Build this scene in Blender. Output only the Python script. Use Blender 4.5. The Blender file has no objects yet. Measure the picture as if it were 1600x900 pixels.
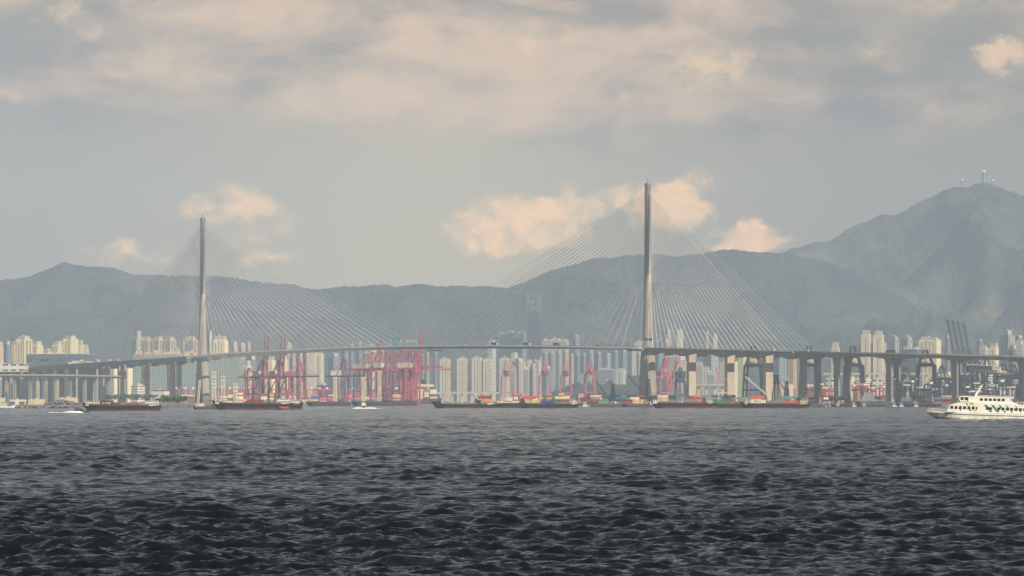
import bpy, bmesh, math, random
import numpy as np
from math import radians as R, sin, cos, pi
from mathutils import Vector, Matrix

random.seed(7)
S = bpy.context.scene
C = S.collection

# ------------------------------------------------------------ camera, light, sky
FPX = 4681.0            # focal length in photograph pixels (1600 wide) : 105 mm lens
CAMZ = 8.2              # eye height of somebody standing on a ferry deck
YH = 624.0
cam = bpy.data.cameras.new('camera'); camo = bpy.data.objects.new('camera', cam); C.objects.link(camo)
camo.location = (0, 0, CAMZ); camo.rotation_euler = (R(90), 0, 0)
cam.sensor_width = 36; cam.lens = 36 * FPX / 1600; cam.shift_y = (YH - 450) / 1600
cam.clip_start = 1; cam.clip_end = 60000
S.camera = camo

SUN_DIR = Vector((0.6637, -0.748, 0)).normalized()   # looks along the bridge axis: light falls through the gap between the carriageways
SUN_EL = R(40)
sdir = Vector((SUN_DIR.x * cos(SUN_EL), SUN_DIR.y * cos(SUN_EL), sin(SUN_EL)))
sl = bpy.data.lights.new('sun', 'SUN'); so = bpy.data.objects.new('sun', sl); C.objects.link(so)
sl.energy = 5.0; sl.angle = R(0.6); sl.color = (1.0, 0.88, 0.72)
so.rotation_euler = sdir.to_track_quat('Z', 'Y').to_euler(); so.location = (200, -200, 400)

S.view_settings.view_transform = 'Standard'; S.view_settings.look = 'None'
S.view_settings.exposure = 0.2; S.view_settings.gamma = 1
S.cycles.volume_bounces = 0; S.cycles.max_bounces = 4; S.cycles.diffuse_bounces = 2
S.cycles.glossy_bounces = 2; S.cycles.transparent_max_bounces = 8
S.cycles.use_adaptive_sampling = False
S.cycles.use_denoising = True
S.cycles.denoising_prefilter = 'ACCURATE'
S.cycles.sample_clamp_indirect = 4; S.cycles.sample_clamp_direct = 8

W = bpy.data.worlds.new('World'); S.world = W; W.use_nodes = True
def build_world():
    nt = W.node_tree; N = nt.nodes; L = nt.links; N.clear()
    def n(t, **k):
        o = N.new(t)
        for a, b in k.items(): setattr(o, a, b)
        return o
    def put(sock, v):
        if hasattr(v, 'is_output'): L.new(v, sock)
        else: sock.default_value = v
    def mth(op, a, b=None, c=None):
        o = n('ShaderNodeMath', operation=op); put(o.inputs[0], a)
        if b is not None: put(o.inputs[1], b)
        if c is not None: put(o.inputs[2], c)
        return o.outputs[0]
    def mix(f, a, b):
        o = n('ShaderNodeMix', data_type='RGBA'); put(o.inputs[0], f); put(o.inputs[6], a); put(o.inputs[7], b); return o.outputs[2]
    def ss(v, a, b, lo=0.0, hi=1.0):
        o = n('ShaderNodeMapRange', interpolation_type='SMOOTHSTEP'); put(o.inputs[0], v)
        for i, q in zip((1, 2, 3, 4), (a, b, lo, hi)): o.inputs[i].default_value = q
        return o.outputs[0]
    out = n('ShaderNodeOutputWorld'); bg = n('ShaderNodeBackground'); bg.inputs[1].default_value = 0.1
    L.new(bg.outputs[0], out.inputs[0])
    sky = n('ShaderNodeTexSky', sky_type='NISHITA'); sky.sun_disc = False
    sky.sun_elevation = SUN_EL; sky.sun_rotation = math.atan2(SUN_DIR.x, SUN_DIR.y); sky.dust_density = 4; sky.air_density = 1.3
    tc = n('ShaderNodeTexCoord'); sep = n('ShaderNodeSeparateXYZ'); L.new(tc.outputs['Generated'], sep.inputs[0])
    x, y, z = sep.outputs
    az = mth('ARCTAN2', x, y)
    el = mth('ARCSINE', mth('MAXIMUM', mth('MINIMUM', z, 1.0), -1.0))
    def noise(sx, sy, scale, det, rough=.55, ox=0., oy=0., dist=0.):
        cb = n('ShaderNodeCombineXYZ'); L.new(mth('MULTIPLY_ADD', az, sx, ox), cb.inputs[0]); L.new(mth('MULTIPLY_ADD', el, sy, oy), cb.inputs[1])
        nn = n('ShaderNodeTexNoise'); L.new(cb.outputs[0], nn.inputs['Vector']); nn.inputs['Scale'].default_value = scale
        nn.inputs['Detail'].default_value = det; nn.inputs['Roughness'].default_value = rough; nn.inputs['Distortion'].default_value = dist
        return nn.outputs[0]
    K = 10.0
    def col(r, g, b, s=1.0): return (r * K * s, g * K * s, b * K * s, 1)
    # high air: hazy blue grey, creamy toward the horizon
    ga = mth('MULTIPLY', mth('ADD', az, .025), 1 / .088); glow = mth('POWER', 2.718, mth('MULTIPLY', mth('MULTIPLY', ga, ga), -1.0))
    base = mix(ss(el, 0.045, 0.12), mix(glow, col(.33, .27, .20), col(.64, .50, .30)), mix(glow, col(.33, .31, .27), col(.54, .44, .32)))
    base = mix(ss(el, 0.125, .20), base, col(.31, .39, .44)); patch = ss(noise(1.0, 1.4, 3.2, 6, .6, 4.4, 8.1, .5), .48, .64)
    base = mix(ss(el, 0.24, .62), base, mix(patch, col(.03, .05, .085), col(.26, .33, .40)))
    skyc = mix(0.12, base, sky.outputs[0])
    # veils of broken cloud high in the picture and overhead
    w1 = mth('MULTIPLY_ADD', noise(1, 1.2, 60, 5, .6, 3.1, 5.2), .036, -.018); w2 = mth('MULTIPLY_ADD', noise(1, 1.2, 60, 5, .6, 13.1, 2.2), .022, -.011)
    big = noise(1.0, 2.9, 8.0, 7, .56, 12.3, 4.7, .25)
    small = noise(1.0, 1.9, 48.0, 8, .6, 2.3, 9.7, .2)
    v = mth('ADD', mth('MULTIPLY', big, .72), mth('MULTIPLY', small, .28))
    band = ss(el, 0.070, 0.10, -.30, .10)
    dens = ss(mth('ADD', v, band), .36, .62)
    g1 = mth('MULTIPLY', mth('SUBTRACT', az, math.atan(-60 / FPX)), FPX / 520); g2 = mth('MULTIPLY', mth('SUBTRACT', el, math.atan(510 / FPX)), FPX / 130)
    warm = mth('POWER', 2.718, mth('MULTIPLY', mth('ADD', mth('MULTIPLY', g1, g1), mth('MULTIPLY', g2, g2)), -1.0))
    shade = ss(mth('MULTIPLY_ADD', warm, .17, noise(1.0, 2.3, 19.0, 10, .6, 7.7, 1.4, .3)), .42, .76)
    veil = mix(shade, col(.27, .24, .225), col(.82, .56, .37))
    fade = ss(el, 0.13, 0.22, 1.0, .22)
    out1 = mix(mth('MULTIPLY', mth('MULTIPLY', dens, .85), fade), skyc, veil)
    # cumulus heads standing behind the hills (azimuth, elevation, half width, half height)
    f = FPX
    blobs = [(830, 350, 95, 42, 1), (885, 326, 52, 30, 1), (765, 365, 56, 40, .9), (1060, 320, 58, 46, 1), (1035, 300, 36, 24, .8), (965, 318, 64, 34, .55),
             (385, 328, 76, 46, .6), (300, 325, 50, 28, .45), (195, 398, 85, 28, .5), (400, 395, 70, 24, .5), (1168, 374, 60, 28, .95),
             (1565, 92, 48, 24, .9), (1120, 104, 80, 42, .8), (860, 60, 100, 38, .5), (110, 42, 80, 34, .5), (40, 150, 60, 28, .4), (1500, 10, 120, 24, .42), (940, 160, 90, 26, .36), (560, 180, 130, 30, .34), (250, 110, 60, 24, .34),
             (1450, 170, 60, 40, .35), (1350, 85, 100, 30, .35)]
    acc = None
    for (px, py, a, b, s) in blobs:
        u0 = math.atan((px - 800) / f); v0 = math.atan((YH - py) / f)
        du = mth('MULTIPLY', mth('SUBTRACT', mth('ADD', az, w1), u0), f / a); dv = mth('MULTIPLY', mth('SUBTRACT', mth('ADD', el, w2), v0), f / b)
        r2 = mth('ADD', mth('MULTIPLY', du, du), mth('MULTIPLY', dv, dv))
        g = mth('MULTIPLY', mth('POWER', 2.718, mth('MULTIPLY', r2, -1.0)), s)
        acc = g if acc is None else mth('MAXIMUM', acc, g)
    cn = noise(1.0, 1.25, 105.0, 9, .62, 1.9, 3.3, .2)
    cm = ss(mth('ADD', mth('MULTIPLY', acc, .95), mth('MULTIPLY', mth('SUBTRACT', cn, .5), 1.5)), .08, .56)
    cs = ss(mth('ADD', noise(1.0, 1.3, 90.0, 8, .62, 8.9, 6.3, .2), mth('MULTIPLY', mth('SUBTRACT', acc, .5), .25)), .34, .70)
    cc = mix(ss(el, .075, .10), mix(cs, col(.82, .58, .31), col(1.50, .84, .36)), mix(cs, col(.46, .38, .28), col(.98, .65, .38)))
    out2 = mix(mth('MULTIPLY', cm, ss(acc, .02, .6, 0, .88)), out1, cc)
    L.new(out2, bg.inputs[0])
build_world()

# ------------------------------------------------------------ helpers
def X(px, D): return (px - 800) / FPX * D
def Z(py, D): return (YH - py) / FPX * D + CAMZ
def pxm(D): return FPX / D        # photo pixels in one metre

class MB:
    def __init__(s): s.v = []; s.f = []
    def quad(s, *p):
        n = len(s.v); s.v += [tuple(q) for q in p]; s.f.append(tuple(range(n, n + len(p)))); return s
    def box(s, c, d, rz=0.0, taper=1.0):
        cx, cy, cz = c; a, b, h = d[0] / 2, d[1] / 2, d[2] / 2; n = len(s.v); cr, sr = cos(rz), sin(rz)
        for (k, t) in ((-1, 1.0), (1, taper)):
            for (i, j) in ((-1, -1), (1, -1), (1, 1), (-1, 1)):
                x, y = i * a * t, j * b * t
                s.v.append((cx + x * cr - y * sr, cy + x * sr + y * cr, cz + k * h))
        for q in ((0, 3, 2, 1), (4, 5, 6, 7), (0, 1, 5, 4), (1, 2, 6, 5), (2, 3, 7, 6), (3, 0, 4, 7)): s.f.append(tuple(n + i for i in q))
        return s
    def bb(s, x0, x1, y0, y1, z0, z1): return s.box(((x0 + x1) / 2, (y0 + y1) / 2, (z0 + z1) / 2), (abs(x1 - x0), abs(y1 - y0), abs(z1 - z0)))
    def bar(s, p0, p1, w, h=None, n=4, r1=None):
        p0, p1 = Vector(p0), Vector(p1); d = (p1 - p0)
        if d.length < 1e-6: return s
        d.normalize(); up = Vector((0, 0, 1)) if abs(d.z) < .95 else Vector((0, 1, 0))
        a = d.cross(up).normalized(); b = a.cross(d).normalized(); h = h or w; k = len(s.v)
        for (p, m) in ((p0, 1.0), (p1, 1.0 if r1 is None else r1 / w)):
            for i in range(n):
                t = 2 * pi * (i + .5) / n; q = 1.4142 if n == 4 else 1.0
                s.v.append(tuple(p + a * cos(t) * w / 2 * q * m + b * sin(t) * h / 2 * q * m))
        for i in range(n):
            j = (i + 1) % n; s.f.append((k + i, k + j, k + n + j, k + n + i))
        s.f.append(tuple(range(k + n - 1, k - 1, -1))); s.f.append(tuple(range(k + n, k + 2 * n)))
        return s
    def lathe(s, c, prof, n=16, sx=1.0):
        k = len(s.v)
        for (r, z) in prof:
            for i in range(n):
                t = 2 * pi * i / n; s.v.append((c[0] + r * cos(t) * sx, c[1] + r * sin(t), c[2] + z))
        for j in range(len(prof) - 1):
            for i in range(n):
                a = k + j * n + i; b = k + j * n + (i + 1) % n; s.f.append((a, b, b + n, a + n))
        s.f.append(tuple(range(k + n - 1, k - 1, -1))); m = k + (len(prof) - 1) * n; s.f.append(tuple(range(m, m + n)))
        return s
    def prism(s, pts, y0, y1):      # outline in x,z pushed along y
        k = len(s.v); n = len(pts)
        for y in (y0, y1):
            for (x, z) in pts: s.v.append((x, y, z))
        for i in range(n):
            j = (i + 1) % n; s.f.append((k + i, k + j, k + n + j, k + n + i))
        s.f.append(tuple(range(k + n - 1, k - 1, -1))); s.f.append(tuple(range(k + n, k + 2 * n)))
        return s
    def sphere(s, c, r, n=10, m=6, z=1.0):
        return s.lathe(c, [(max(.01, r * sin(pi * i / m)), -r * z * cos(pi * i / m)) for i in range(m + 1)], n)
    def lattice(s, p0, p1, w, seg, t, side=(1, 0, 0), w1=None):   # square truss from p0 to p1
        p0, p1 = Vector(p0), Vector(p1); d = (p1 - p0).normalized(); a = Vector(side); a = (a - d * a.dot(d)).normalized(); b = d.cross(a); w1 = w if w1 is None else w1
        pr = None
        for i in range(seg + 1):
            q = i / seg; c = p0.lerp(p1, q); ww = (w + (w1 - w) * q) / 2
            cs = [c + a * ww * u + b * ww * v for (u, v) in ((-1, -1), (1, -1), (1, 1), (-1, 1))]
            if pr:
                for k in range(4):
                    s.bar(pr[k], cs[k], t); s.bar(pr[k], cs[(k + 1) % 4], t * .6)
            for k in range(4): s.bar(cs[k], cs[(k + 1) % 4], t * .6)
            pr = cs
        return s
    def mesh(s, name, m, smooth=False):
        me = bpy.data.meshes.new(name); me.from_pydata(s.v, [], s.f)
        bm = bmesh.new(); bm.from_mesh(me); bmesh.ops.recalc_face_normals(bm, faces=bm.faces); bm.to_mesh(me); bm.free()
        me.materials.append(m)
        if smooth:
            me.polygons.foreach_set('use_smooth', [True] * len(me.polygons))
        return me
    def build(s, name, m, parent=None, smooth=False):
        o = bpy.data.objects.new(name, s.mesh(name, m, smooth)); C.objects.link(o)
        if parent is not None: o.parent = parent
        return o

def tag(o, label=None, cat=None, group=None, kind=None):
    if label: o['label'] = label
    if cat: o['category'] = cat
    if group: o['group'] = group
    if kind: o['kind'] = kind
    return o
def thing(name, label, cat, loc=(0, 0, 0), rz=0.0, group=None, s=1.0):
    o = bpy.data.objects.new(name, None); C.objects.link(o); o.location = loc; o.rotation_euler = (0, 0, rz); o.scale = (s, s, s)
    o.empty_display_size = 1
    return tag(o, label, cat, group)
def struct(o): o['kind'] = 'structure'; return o
KIDS = {}
def dup(root, loc, rz=0.0, label=None, s=1.0, group=None, mats=None):
    """copy of a thing with copies of its parts and sub-parts (shared mesh data)"""
    r = root.copy(); C.objects.link(r); r.location = loc; r.rotation_euler = (0, 0, rz); r.scale = (s, s, s)
    if label: r['label'] = label
    if group: r['group'] = group
    for ch in list(root.children):
        c = ch.copy(); C.objects.link(c); c.parent = r
        for g in list(ch.children):
            d = g.copy(); C.objects.link(d); d.parent = c
            if mats and d.type == 'MESH': swap(d, mats)
        if mats: swap(c, mats)
    return r
def swap(o, mats):
    if o.type == 'MESH' and o.material_slots and o.material_slots[0].material.name in mats:
        o.material_slots[0].link = 'OBJECT'; o.material_slots[0].material = mats[o.material_slots[0].material.name] if False else mats[o.data.materials[0].name]

# ------------------------------------------------------------ materials
MATS = {}
def mat(name, c, rough=.7, metal=0.0, var=.12, scale=.15, streak=0.0, spec=.4):
    if name in MATS: return MATS[name]
    m = bpy.data.materials.new(name); m.use_nodes = True; nt = m.node_tree; b = nt.nodes['Principled BSDF']
    b.inputs['Roughness'].default_value = rough; b.inputs['Metallic'].default_value = metal; b.inputs['Specular IOR Level'].default_value = spec
    tc = nt.nodes.new('ShaderNodeTexCoord'); mp = nt.nodes.new('ShaderNodeMapping'); mp.inputs['Scale'].default_value = (1, 1, .25 if streak else 1)
    nz = nt.nodes.new('ShaderNodeTexNoise'); nz.inputs['Scale'].default_value = scale; nz.inputs['Detail'].default_value = 5
    mr = nt.nodes.new('ShaderNodeMapRange'); mr.inputs[1].default_value = .3; mr.inputs[2].default_value = .7; mr.inputs[3].default_value = 1 - var * 1.5; mr.inputs[4].default_value = 1 + var
    mx = nt.nodes.new('ShaderNodeVectorMath'); mx.operation = 'SCALE'; mx.inputs[0].default_value = c
    nt.links.new(tc.outputs['Object'], mp.inputs[0]); nt.links.new(mp.outputs[0], nz.inputs['Vector']); nt.links.new(nz.outputs[0], mr.inputs[0])
    nt.links.new(mr.outputs[0], mx.inputs['Scale']); nt.links.new(mx.outputs[0], b.inputs['Base Color'])
    MATS[name] = m; return m

def facade(name, wall, glass, fh=3.2, ww=3.6, fz=.5, fu=.55, dark=1.0):
    """wall with a grid of windows: storeys along z, bays along x+y of the building's own axes"""
    if name in MATS: return MATS[name]
    m = bpy.data.materials.new(name); m.use_nodes = True; nt = m.node_tree; N = nt.nodes; L = nt.links; b = N['Principled BSDF']
    b.inputs['Roughness'].default_value = .6
    tc = N.new('ShaderNodeTexCoord'); sp = N.new('ShaderNodeSeparateXYZ'); L.new(tc.outputs['Object'], sp.inputs[0])
    def mth(op, a, c=None):
        o = N.new('ShaderNodeMath'); o.operation = op
        for i, v in enumerate((a, c)):
            if v is None: continue
            if hasattr(v, 'is_output'): L.new(v, o.inputs[i])
            else: o.inputs[i].default_value = v
        return o.outputs[0]
    u = mth('ADD', sp.outputs[0], sp.outputs[1])
    fzv = mth('FRACT', mth('DIVIDE', mth('ADD', sp.outputs[2], 900.), fh)); fuv = mth('FRACT', mth('DIVIDE', mth('ADD', u, 900.), ww))
    wn = mth('MULTIPLY', mth('LESS_THAN', fzv, fz), mth('LESS_THAN', fuv, fu))
    # every window its own brightness (blinds, lights, air conditioners)
    cell = N.new('ShaderNodeCombineXYZ'); L.new(mth('FLOOR', mth('DIVIDE', mth('ADD', u, 900.), ww)), cell.inputs[0]); L.new(mth('FLOOR', mth('DIVIDE', mth('ADD', sp.outputs[2], 900.), fh)), cell.inputs[1])
    wnz = N.new('ShaderNodeTexWhiteNoise'); wnz.noise_dimensions = '2D'; L.new(cell.outputs[0], wnz.inputs[0])
    vv = mth('MULTIPLY_ADD', wnz.outputs[0], .9); vv.node.inputs[2].default_value = .5
    g = N.new('ShaderNodeVectorMath'); g.operation = 'SCALE'; g.inputs[0].default_value = glass; L.new(vv, g.inputs['Scale'])
    nz = N.new('ShaderNodeTexNoise'); nz.inputs['Scale'].default_value = .06; nz.inputs['Detail'].default_value = 4; L.new(tc.outputs['Object'], nz.inputs['Vector'])
    wv = mth('MULTIPLY_ADD', nz.outputs[0], .4); wv.node.inputs[2].default_value = .8
    w = N.new('ShaderNodeVectorMath'); w.operation = 'SCALE'; w.inputs[0].default_value = wall; L.new(wv, w.inputs['Scale'])
    # roofs (faces pointing up) carry no windows
    ge = N.new('ShaderNodeNewGeometry'); sn = N.new('ShaderNodeSeparateXYZ'); L.new(ge.outputs['Normal'], sn.inputs[0])
    side = mth('LESS_THAN', mth('ABSOLUTE', sn.outputs[2]), .5)
    mx = N.new('ShaderNodeMix'); mx.data_type = 'RGBA'; L.new(mth('MULTIPLY', mth('MULTIPLY', wn, side), dark), mx.inputs[0]); L.new(w.outputs[0], mx.inputs[6]); L.new(g.outputs[0], mx.inputs[7])
    L.new(mx.outputs[2], b.inputs['Base Color'])
    rr = mth('MULTIPLY_ADD', mth('MULTIPLY', wn, side), -.35); rr.node.inputs[2].default_value = .65; L.new(rr, b.inputs['Roughness'])
    MATS[name] = m; return m

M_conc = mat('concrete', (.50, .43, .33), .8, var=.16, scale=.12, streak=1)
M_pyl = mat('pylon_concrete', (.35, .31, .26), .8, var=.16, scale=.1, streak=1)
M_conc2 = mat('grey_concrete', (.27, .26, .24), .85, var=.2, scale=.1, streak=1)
M_deck = mat('deck_steel', (.80, .79, .74), .5, var=.08, scale=.05)
M_steel = mat('stainless_skin', (.25, .235, .22), .45, .3, var=.12, scale=.2, streak=1)
M_cable = mat('cable_white', (.80, .79, .75), .5, var=.02)
M_asph = mat('asphalt', (.05, .05, .05), .9)
M_white = mat('white_paint', (.76, .74, .68), .5, var=.08, scale=.3)
M_cream = mat('cream_paint', (.72, .64, .45), .55, var=.1, scale=.3)
M_red = mat('crane_pink', (.52, .10, .16), .5, var=.18, scale=.1)
M_red2 = mat('crane_crimson', (.28, .045, .08), .55, var=.2, scale=.1)
M_dark = mat('crane_dark', (.035, .045, .06), .55, var=.2, scale=.1)
M_lumin = mat('boom_grey', (.22, .24, .26), .5, var=.2, scale=.1)
M_glassd = mat('dark_glass', (.02, .025, .03), .12, var=.1, spec=.6)
M_black = mat('hull_black', (.012, .014, .016), .5, var=.35, scale=.25)
M_boot = mat('hull_red', (.20, .035, .035), .65, var=.35, scale=.4)
M_rust = mat('rust', (.12, .06, .04), .85, var=.3, scale=.5)
M_tyre = mat('tyre_rubber', (.01, .01, .01), .8)
M_orange = mat('orange_paint', (.75, .25, .06), .5, var=.1)
M_blue = mat('blue_paint', (.05, .14, .35), .5, var=.1)
M_green = mat('green_paint', (.07, .30, .13), .5, var=.1)
M_lime = mat('lime_stripe', (.45, .62, .07), .5, var=.03)
M_teal = mat('green_stripe', (.01, .19, .13), .5, var=.03)
M_ink = mat('dark_stripe', (.03, .05, .07), .5, var=.03)
M_leaf = mat('leaves', (.06, .10, .045), .8, var=.5, scale=.4)
M_leaf2 = mat('pale_leaves', (.09, .13, .05), .8, var=.5, scale=.4)
M_bark = mat('bark', (.10, .08, .06), .9)
M_foam = mat('foam', (.86, .88, .88), .9, var=.06, scale=1.5)
M_stone = mat('stone', (.22, .2, .18), .9, var=.4, scale=.3)

NUM = ['first', 'second', 'third', 'fourth', 'fifth', 'sixth', 'seventh', 'eighth', 'ninth', 'tenth', 'eleventh', 'twelfth', 'thirteenth', 'fourteenth',
       'fifteenth', 'sixteenth', 'seventeenth', 'eighteenth', 'nineteenth', 'twentieth', 'twenty-first', 'twenty-second', 'twenty-third', 'twenty-fourth',
       'twenty-fifth', 'twenty-sixth', 'twenty-seventh', 'twenty-eighth', 'twenty-ninth', 'thirtieth']
for _t, _n in (('thirty', 'thirtieth'), ('forty', 'fortieth'), ('fifty', 'fiftieth'), ('sixty', 'sixtieth')):
    if _t != 'thirty': NUM.append(_n)
    NUM += [_t + '-' + q for q in NUM[:9]]

# ------------------------------------------------------------ sea
def build_sea():
    rng = np.random.default_rng(11)
    rows, cols = 2900, 1000
    y = 95.0 * (5200.0 / 95.0) ** np.linspace(0, 1, rows)
    u = np.linspace(-1, 1, cols); u = u * (.58 + .42 * u * u)
    half = y * 0.215 + 60
    Xg = (u[None, :] * half[:, None]); Yg = np.repeat(y[:, None], cols, 1)
    dx = np.gradient(y)[:, None]
    Zg = np.zeros_like(Xg); DX = np.zeros_like(Xg); DY = np.zeros_like(Xg)
    n = 190
    lam = 0.45 * (13 / 0.45) ** (rng.random(n) ** 1.35)
    for i in range(n):
        l = lam[i]; k = 2 * pi / l
        th = -pi / 2 + rng.normal(0, .5) + .2          # wind sea running roughly toward the viewer
        a = 0.0074 * l ** 0.64 * (1.45 if 0.9 < l < 4 else 1.0) * (0.72 if l > 6 else 1.0) * rng.uniform(.6, 1.3) * WAVE
        ph = rng.uniform(0, 2 * pi)
        fade = np.clip((l / dx - 1.3) / 2.2, 0, 1)
        kx, ky = k * cos(th), k * sin(th)
        r0 = np.nonzero(fade[:, 0] > 0)[0]
        if len(r0) == 0: continue
        e = r0[-1] + 1
        arg = kx * Xg[:e] + ky * Yg[:e] + ph
        s = np.sin(arg).astype(np.float32); c = np.cos(arg).astype(np.float32); fa = fade[:e] * a
        Zg[:e] += fa * c
        DX[:e] -= .55 * fa * cos(th) * s; DY[:e] -= .55 * fa * sin(th) * s
    for l, th, a in ((19, -1.45, .10), (24, -1.85, .09), (31, -1.1, .09)):      # faint swell under the chop
        k = 2 * pi / l; Zg += a * np.cos(k * (cos(th) * Xg + sin(th) * Yg) + l) * np.clip((l / dx - 1.3) / 2.2, 0, 1)
    # gusts: patches of rougher and calmer water
    gust = 1 + .38 * np.sin(Xg / 31 + np.sin(Yg / 47) * 1.3) * np.sin(Yg / 39 + Xg / 83 + .7)
    Zg *= gust
    V = np.stack([Xg + DX, Yg + DY, Zg], -1).reshape(-1, 3)
    idx = np.arange(rows * cols).reshape(rows, cols)
    F = np.stack([idx[:-1, :-1], idx[:-1, 1:], idx[1:, 1:], idx[1:, :-1]], -1).reshape(-1, 4)
    # flat apron: wide surroundings, a few centimetres lower
    apron = [(-16000, -1200), (16000, -1200), (16000, 14500), (-16000, 14500)]
    nv = len(V)
    A = []
    rl = V.reshape(rows, cols, 3)
    edge = [rl[0, 0], rl[0, -1], rl[-1, -1], rl[-1, 0]]
    A = np.array([[p[0], p[1], 0] for p in apron])
    V = np.concatenate([V, A]); 
    bot = [idx[0, i] for i in range(cols)]; right = [idx[i, -1] for i in range(rows)]; top = [idx[-1, i] for i in range(cols)]; left = [idx[i, 0] for i in range(rows)]
    polys = []
    me = bpy.data.meshes.new('sea')
    tri = []
    def fan(chain, c0, c1):
        m = len(chain) // 2
        for i in range(len(chain) - 1): tri.append((chain[i + 1], chain[i], c0 if i < m else c1))
        tri.append((chain[m], c0, c1))
    fan(bot[::1], nv, nv + 1); fan(right, nv + 1, nv + 2); fan(top[::-1], nv + 2, nv + 3); fan(left[::-1], nv + 3, nv)
    T = np.array(tri)
    me.vertices.add(len(V)); me.vertices.foreach_set('co', V.astype(np.float32).ravel())
    nl = F.size + T.size; me.loops.add(nl); me.loops.foreach_set('vertex_index', np.concatenate([F.ravel(), T.ravel()]).astype(np.int32))
    me.polygons.add(len(F) + len(T))
    ls = np.concatenate([np.arange(len(F)) * 4, F.size + np.arange(len(T)) * 3]); me.polygons.foreach_set('loop_start', ls.astype(np.int32))
    me.polygons.foreach_set('use_smooth', np.concatenate([np.ones(len(F), dtype=bool), np.zeros(len(T), dtype=bool)]))
    me.update(calc_edges=True); me.validate()
    m = bpy.data.materials.new('sea_water'); m.use_nodes = True; nt = m.node_tree; N = nt.nodes; L = nt.links; b = N['Principled BSDF']
    b.inputs['Base Color'].default_value = (.0012, .0030, .0034, 1); b.inputs['Roughness'].default_value = .04; b.inputs['IOR'].default_value = 1.33
    tc = N.new('ShaderNodeTexCoord')
    prev = None
    mpw = N.new('ShaderNodeMapping'); mpw.inputs['Scale'].default_value = (.35, 1, 1); nzw = N.new('ShaderNodeTexNoise'); nzw.inputs['Scale'].default_value = .03; nzw.inputs['Detail'].default_value = 4
    mrw = N.new('ShaderNodeMapRange'); mrw.inputs[1].default_value = .35; mrw.inputs[2].default_value = .65; mrw.inputs[3].default_value = .9; mrw.inputs[4].default_value = 1.2
    L.new(tc.outputs['Object'], mpw.inputs[0]); L.new(mpw.outputs[0], nzw.inputs['Vector']); L.new(nzw.outputs[0], mrw.inputs[0])
    for (sc, st, dist, rot, ty) in ((.7, 1.0, .20, .2, 'FBM'), (1.3, 1.0, .06, -.25, 'RIDGED_MULTIFRACTAL'), (3.0, 1.0, .17, .3, 'FBM'), (10.0, 1.0, .07, -.2, 'FBM')):
        mp = N.new('ShaderNodeMapping'); mp.inputs['Scale'].default_value = (.55, 1, 1); mp.inputs['Rotation'].default_value = (0, 0, rot)
        nz = N.new('ShaderNodeTexNoise'); nz.noise_type = ty; nz.inputs['Scale'].default_value = sc; nz.inputs['Detail'].default_value = 4; nz.inputs['Roughness'].default_value = .55; nz.inputs['Distortion'].default_value = .4
        bp = N.new('ShaderNodeBump'); bp.inputs['Strength'].default_value = st; bp.inputs['Distance'].default_value = dist * BUMP
        L.new(tc.outputs['Object'], mp.inputs[0]); L.new(mp.outputs[0], nz.inputs['Vector']); L.new(nz.outputs[0], bp.inputs['Height'])
        L.new(mrw.outputs[0], bp.inputs['Strength'])
        if prev: L.new(prev, bp.inputs['Normal'])
        prev = bp.outputs[0]
    L.new(prev, b.inputs['Normal'])
    me.materials.append(m)
    o = bpy.data.objects.new('sea', me); C.objects.link(o); struct(o)
WAVE = 1.0; BUMP = 1.0
build_sea()

# ------------------------------------------------------------ land
def land(name, pts, z, zb, m):
    bm = bmesh.new(); vs = [bm.verts.new((x, y, z)) for (x, y) in pts]; f = bm.faces.new(vs)
    r = bmesh.ops.extrude_face_region(bm, geom=[f]); 
    for v in [g for g in r['geom'] if isinstance(g, bmesh.types.BMVert)]: v.co.z = zb
    bmesh.ops.recalc_face_normals(bm, faces=bm.faces); bmesh.ops.triangulate(bm, faces=[f for f in bm.faces if len(f.verts) > 4])
    me = bpy.data.meshes.new(name); bm.to_mesh(me); bm.free(); me.materials.append(m)
    o = bpy.data.objects.new(name, me); C.objects.link(o); return struct(o)
M_land = mat('yard_ground', (.20, .19, .17), .9, var=.25, scale=.02)
M_quay = mat('quay_wall', (.075, .08, .082), .85, var=.3, scale=.08)
pp = lambda px, D: (X(px, D), D)
GZ = 3.0
land('land', [(-4200, 2750), pp(255, 2750), pp(300, 2900), pp(345, 4300), pp(610, 4420), pp(655, 4600), pp(655, 7300), pp(868, 7300), pp(866, 3290), (3800, 3290), (4200, 10000), (-4200, 10000)], GZ, -3, M_land)

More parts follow.
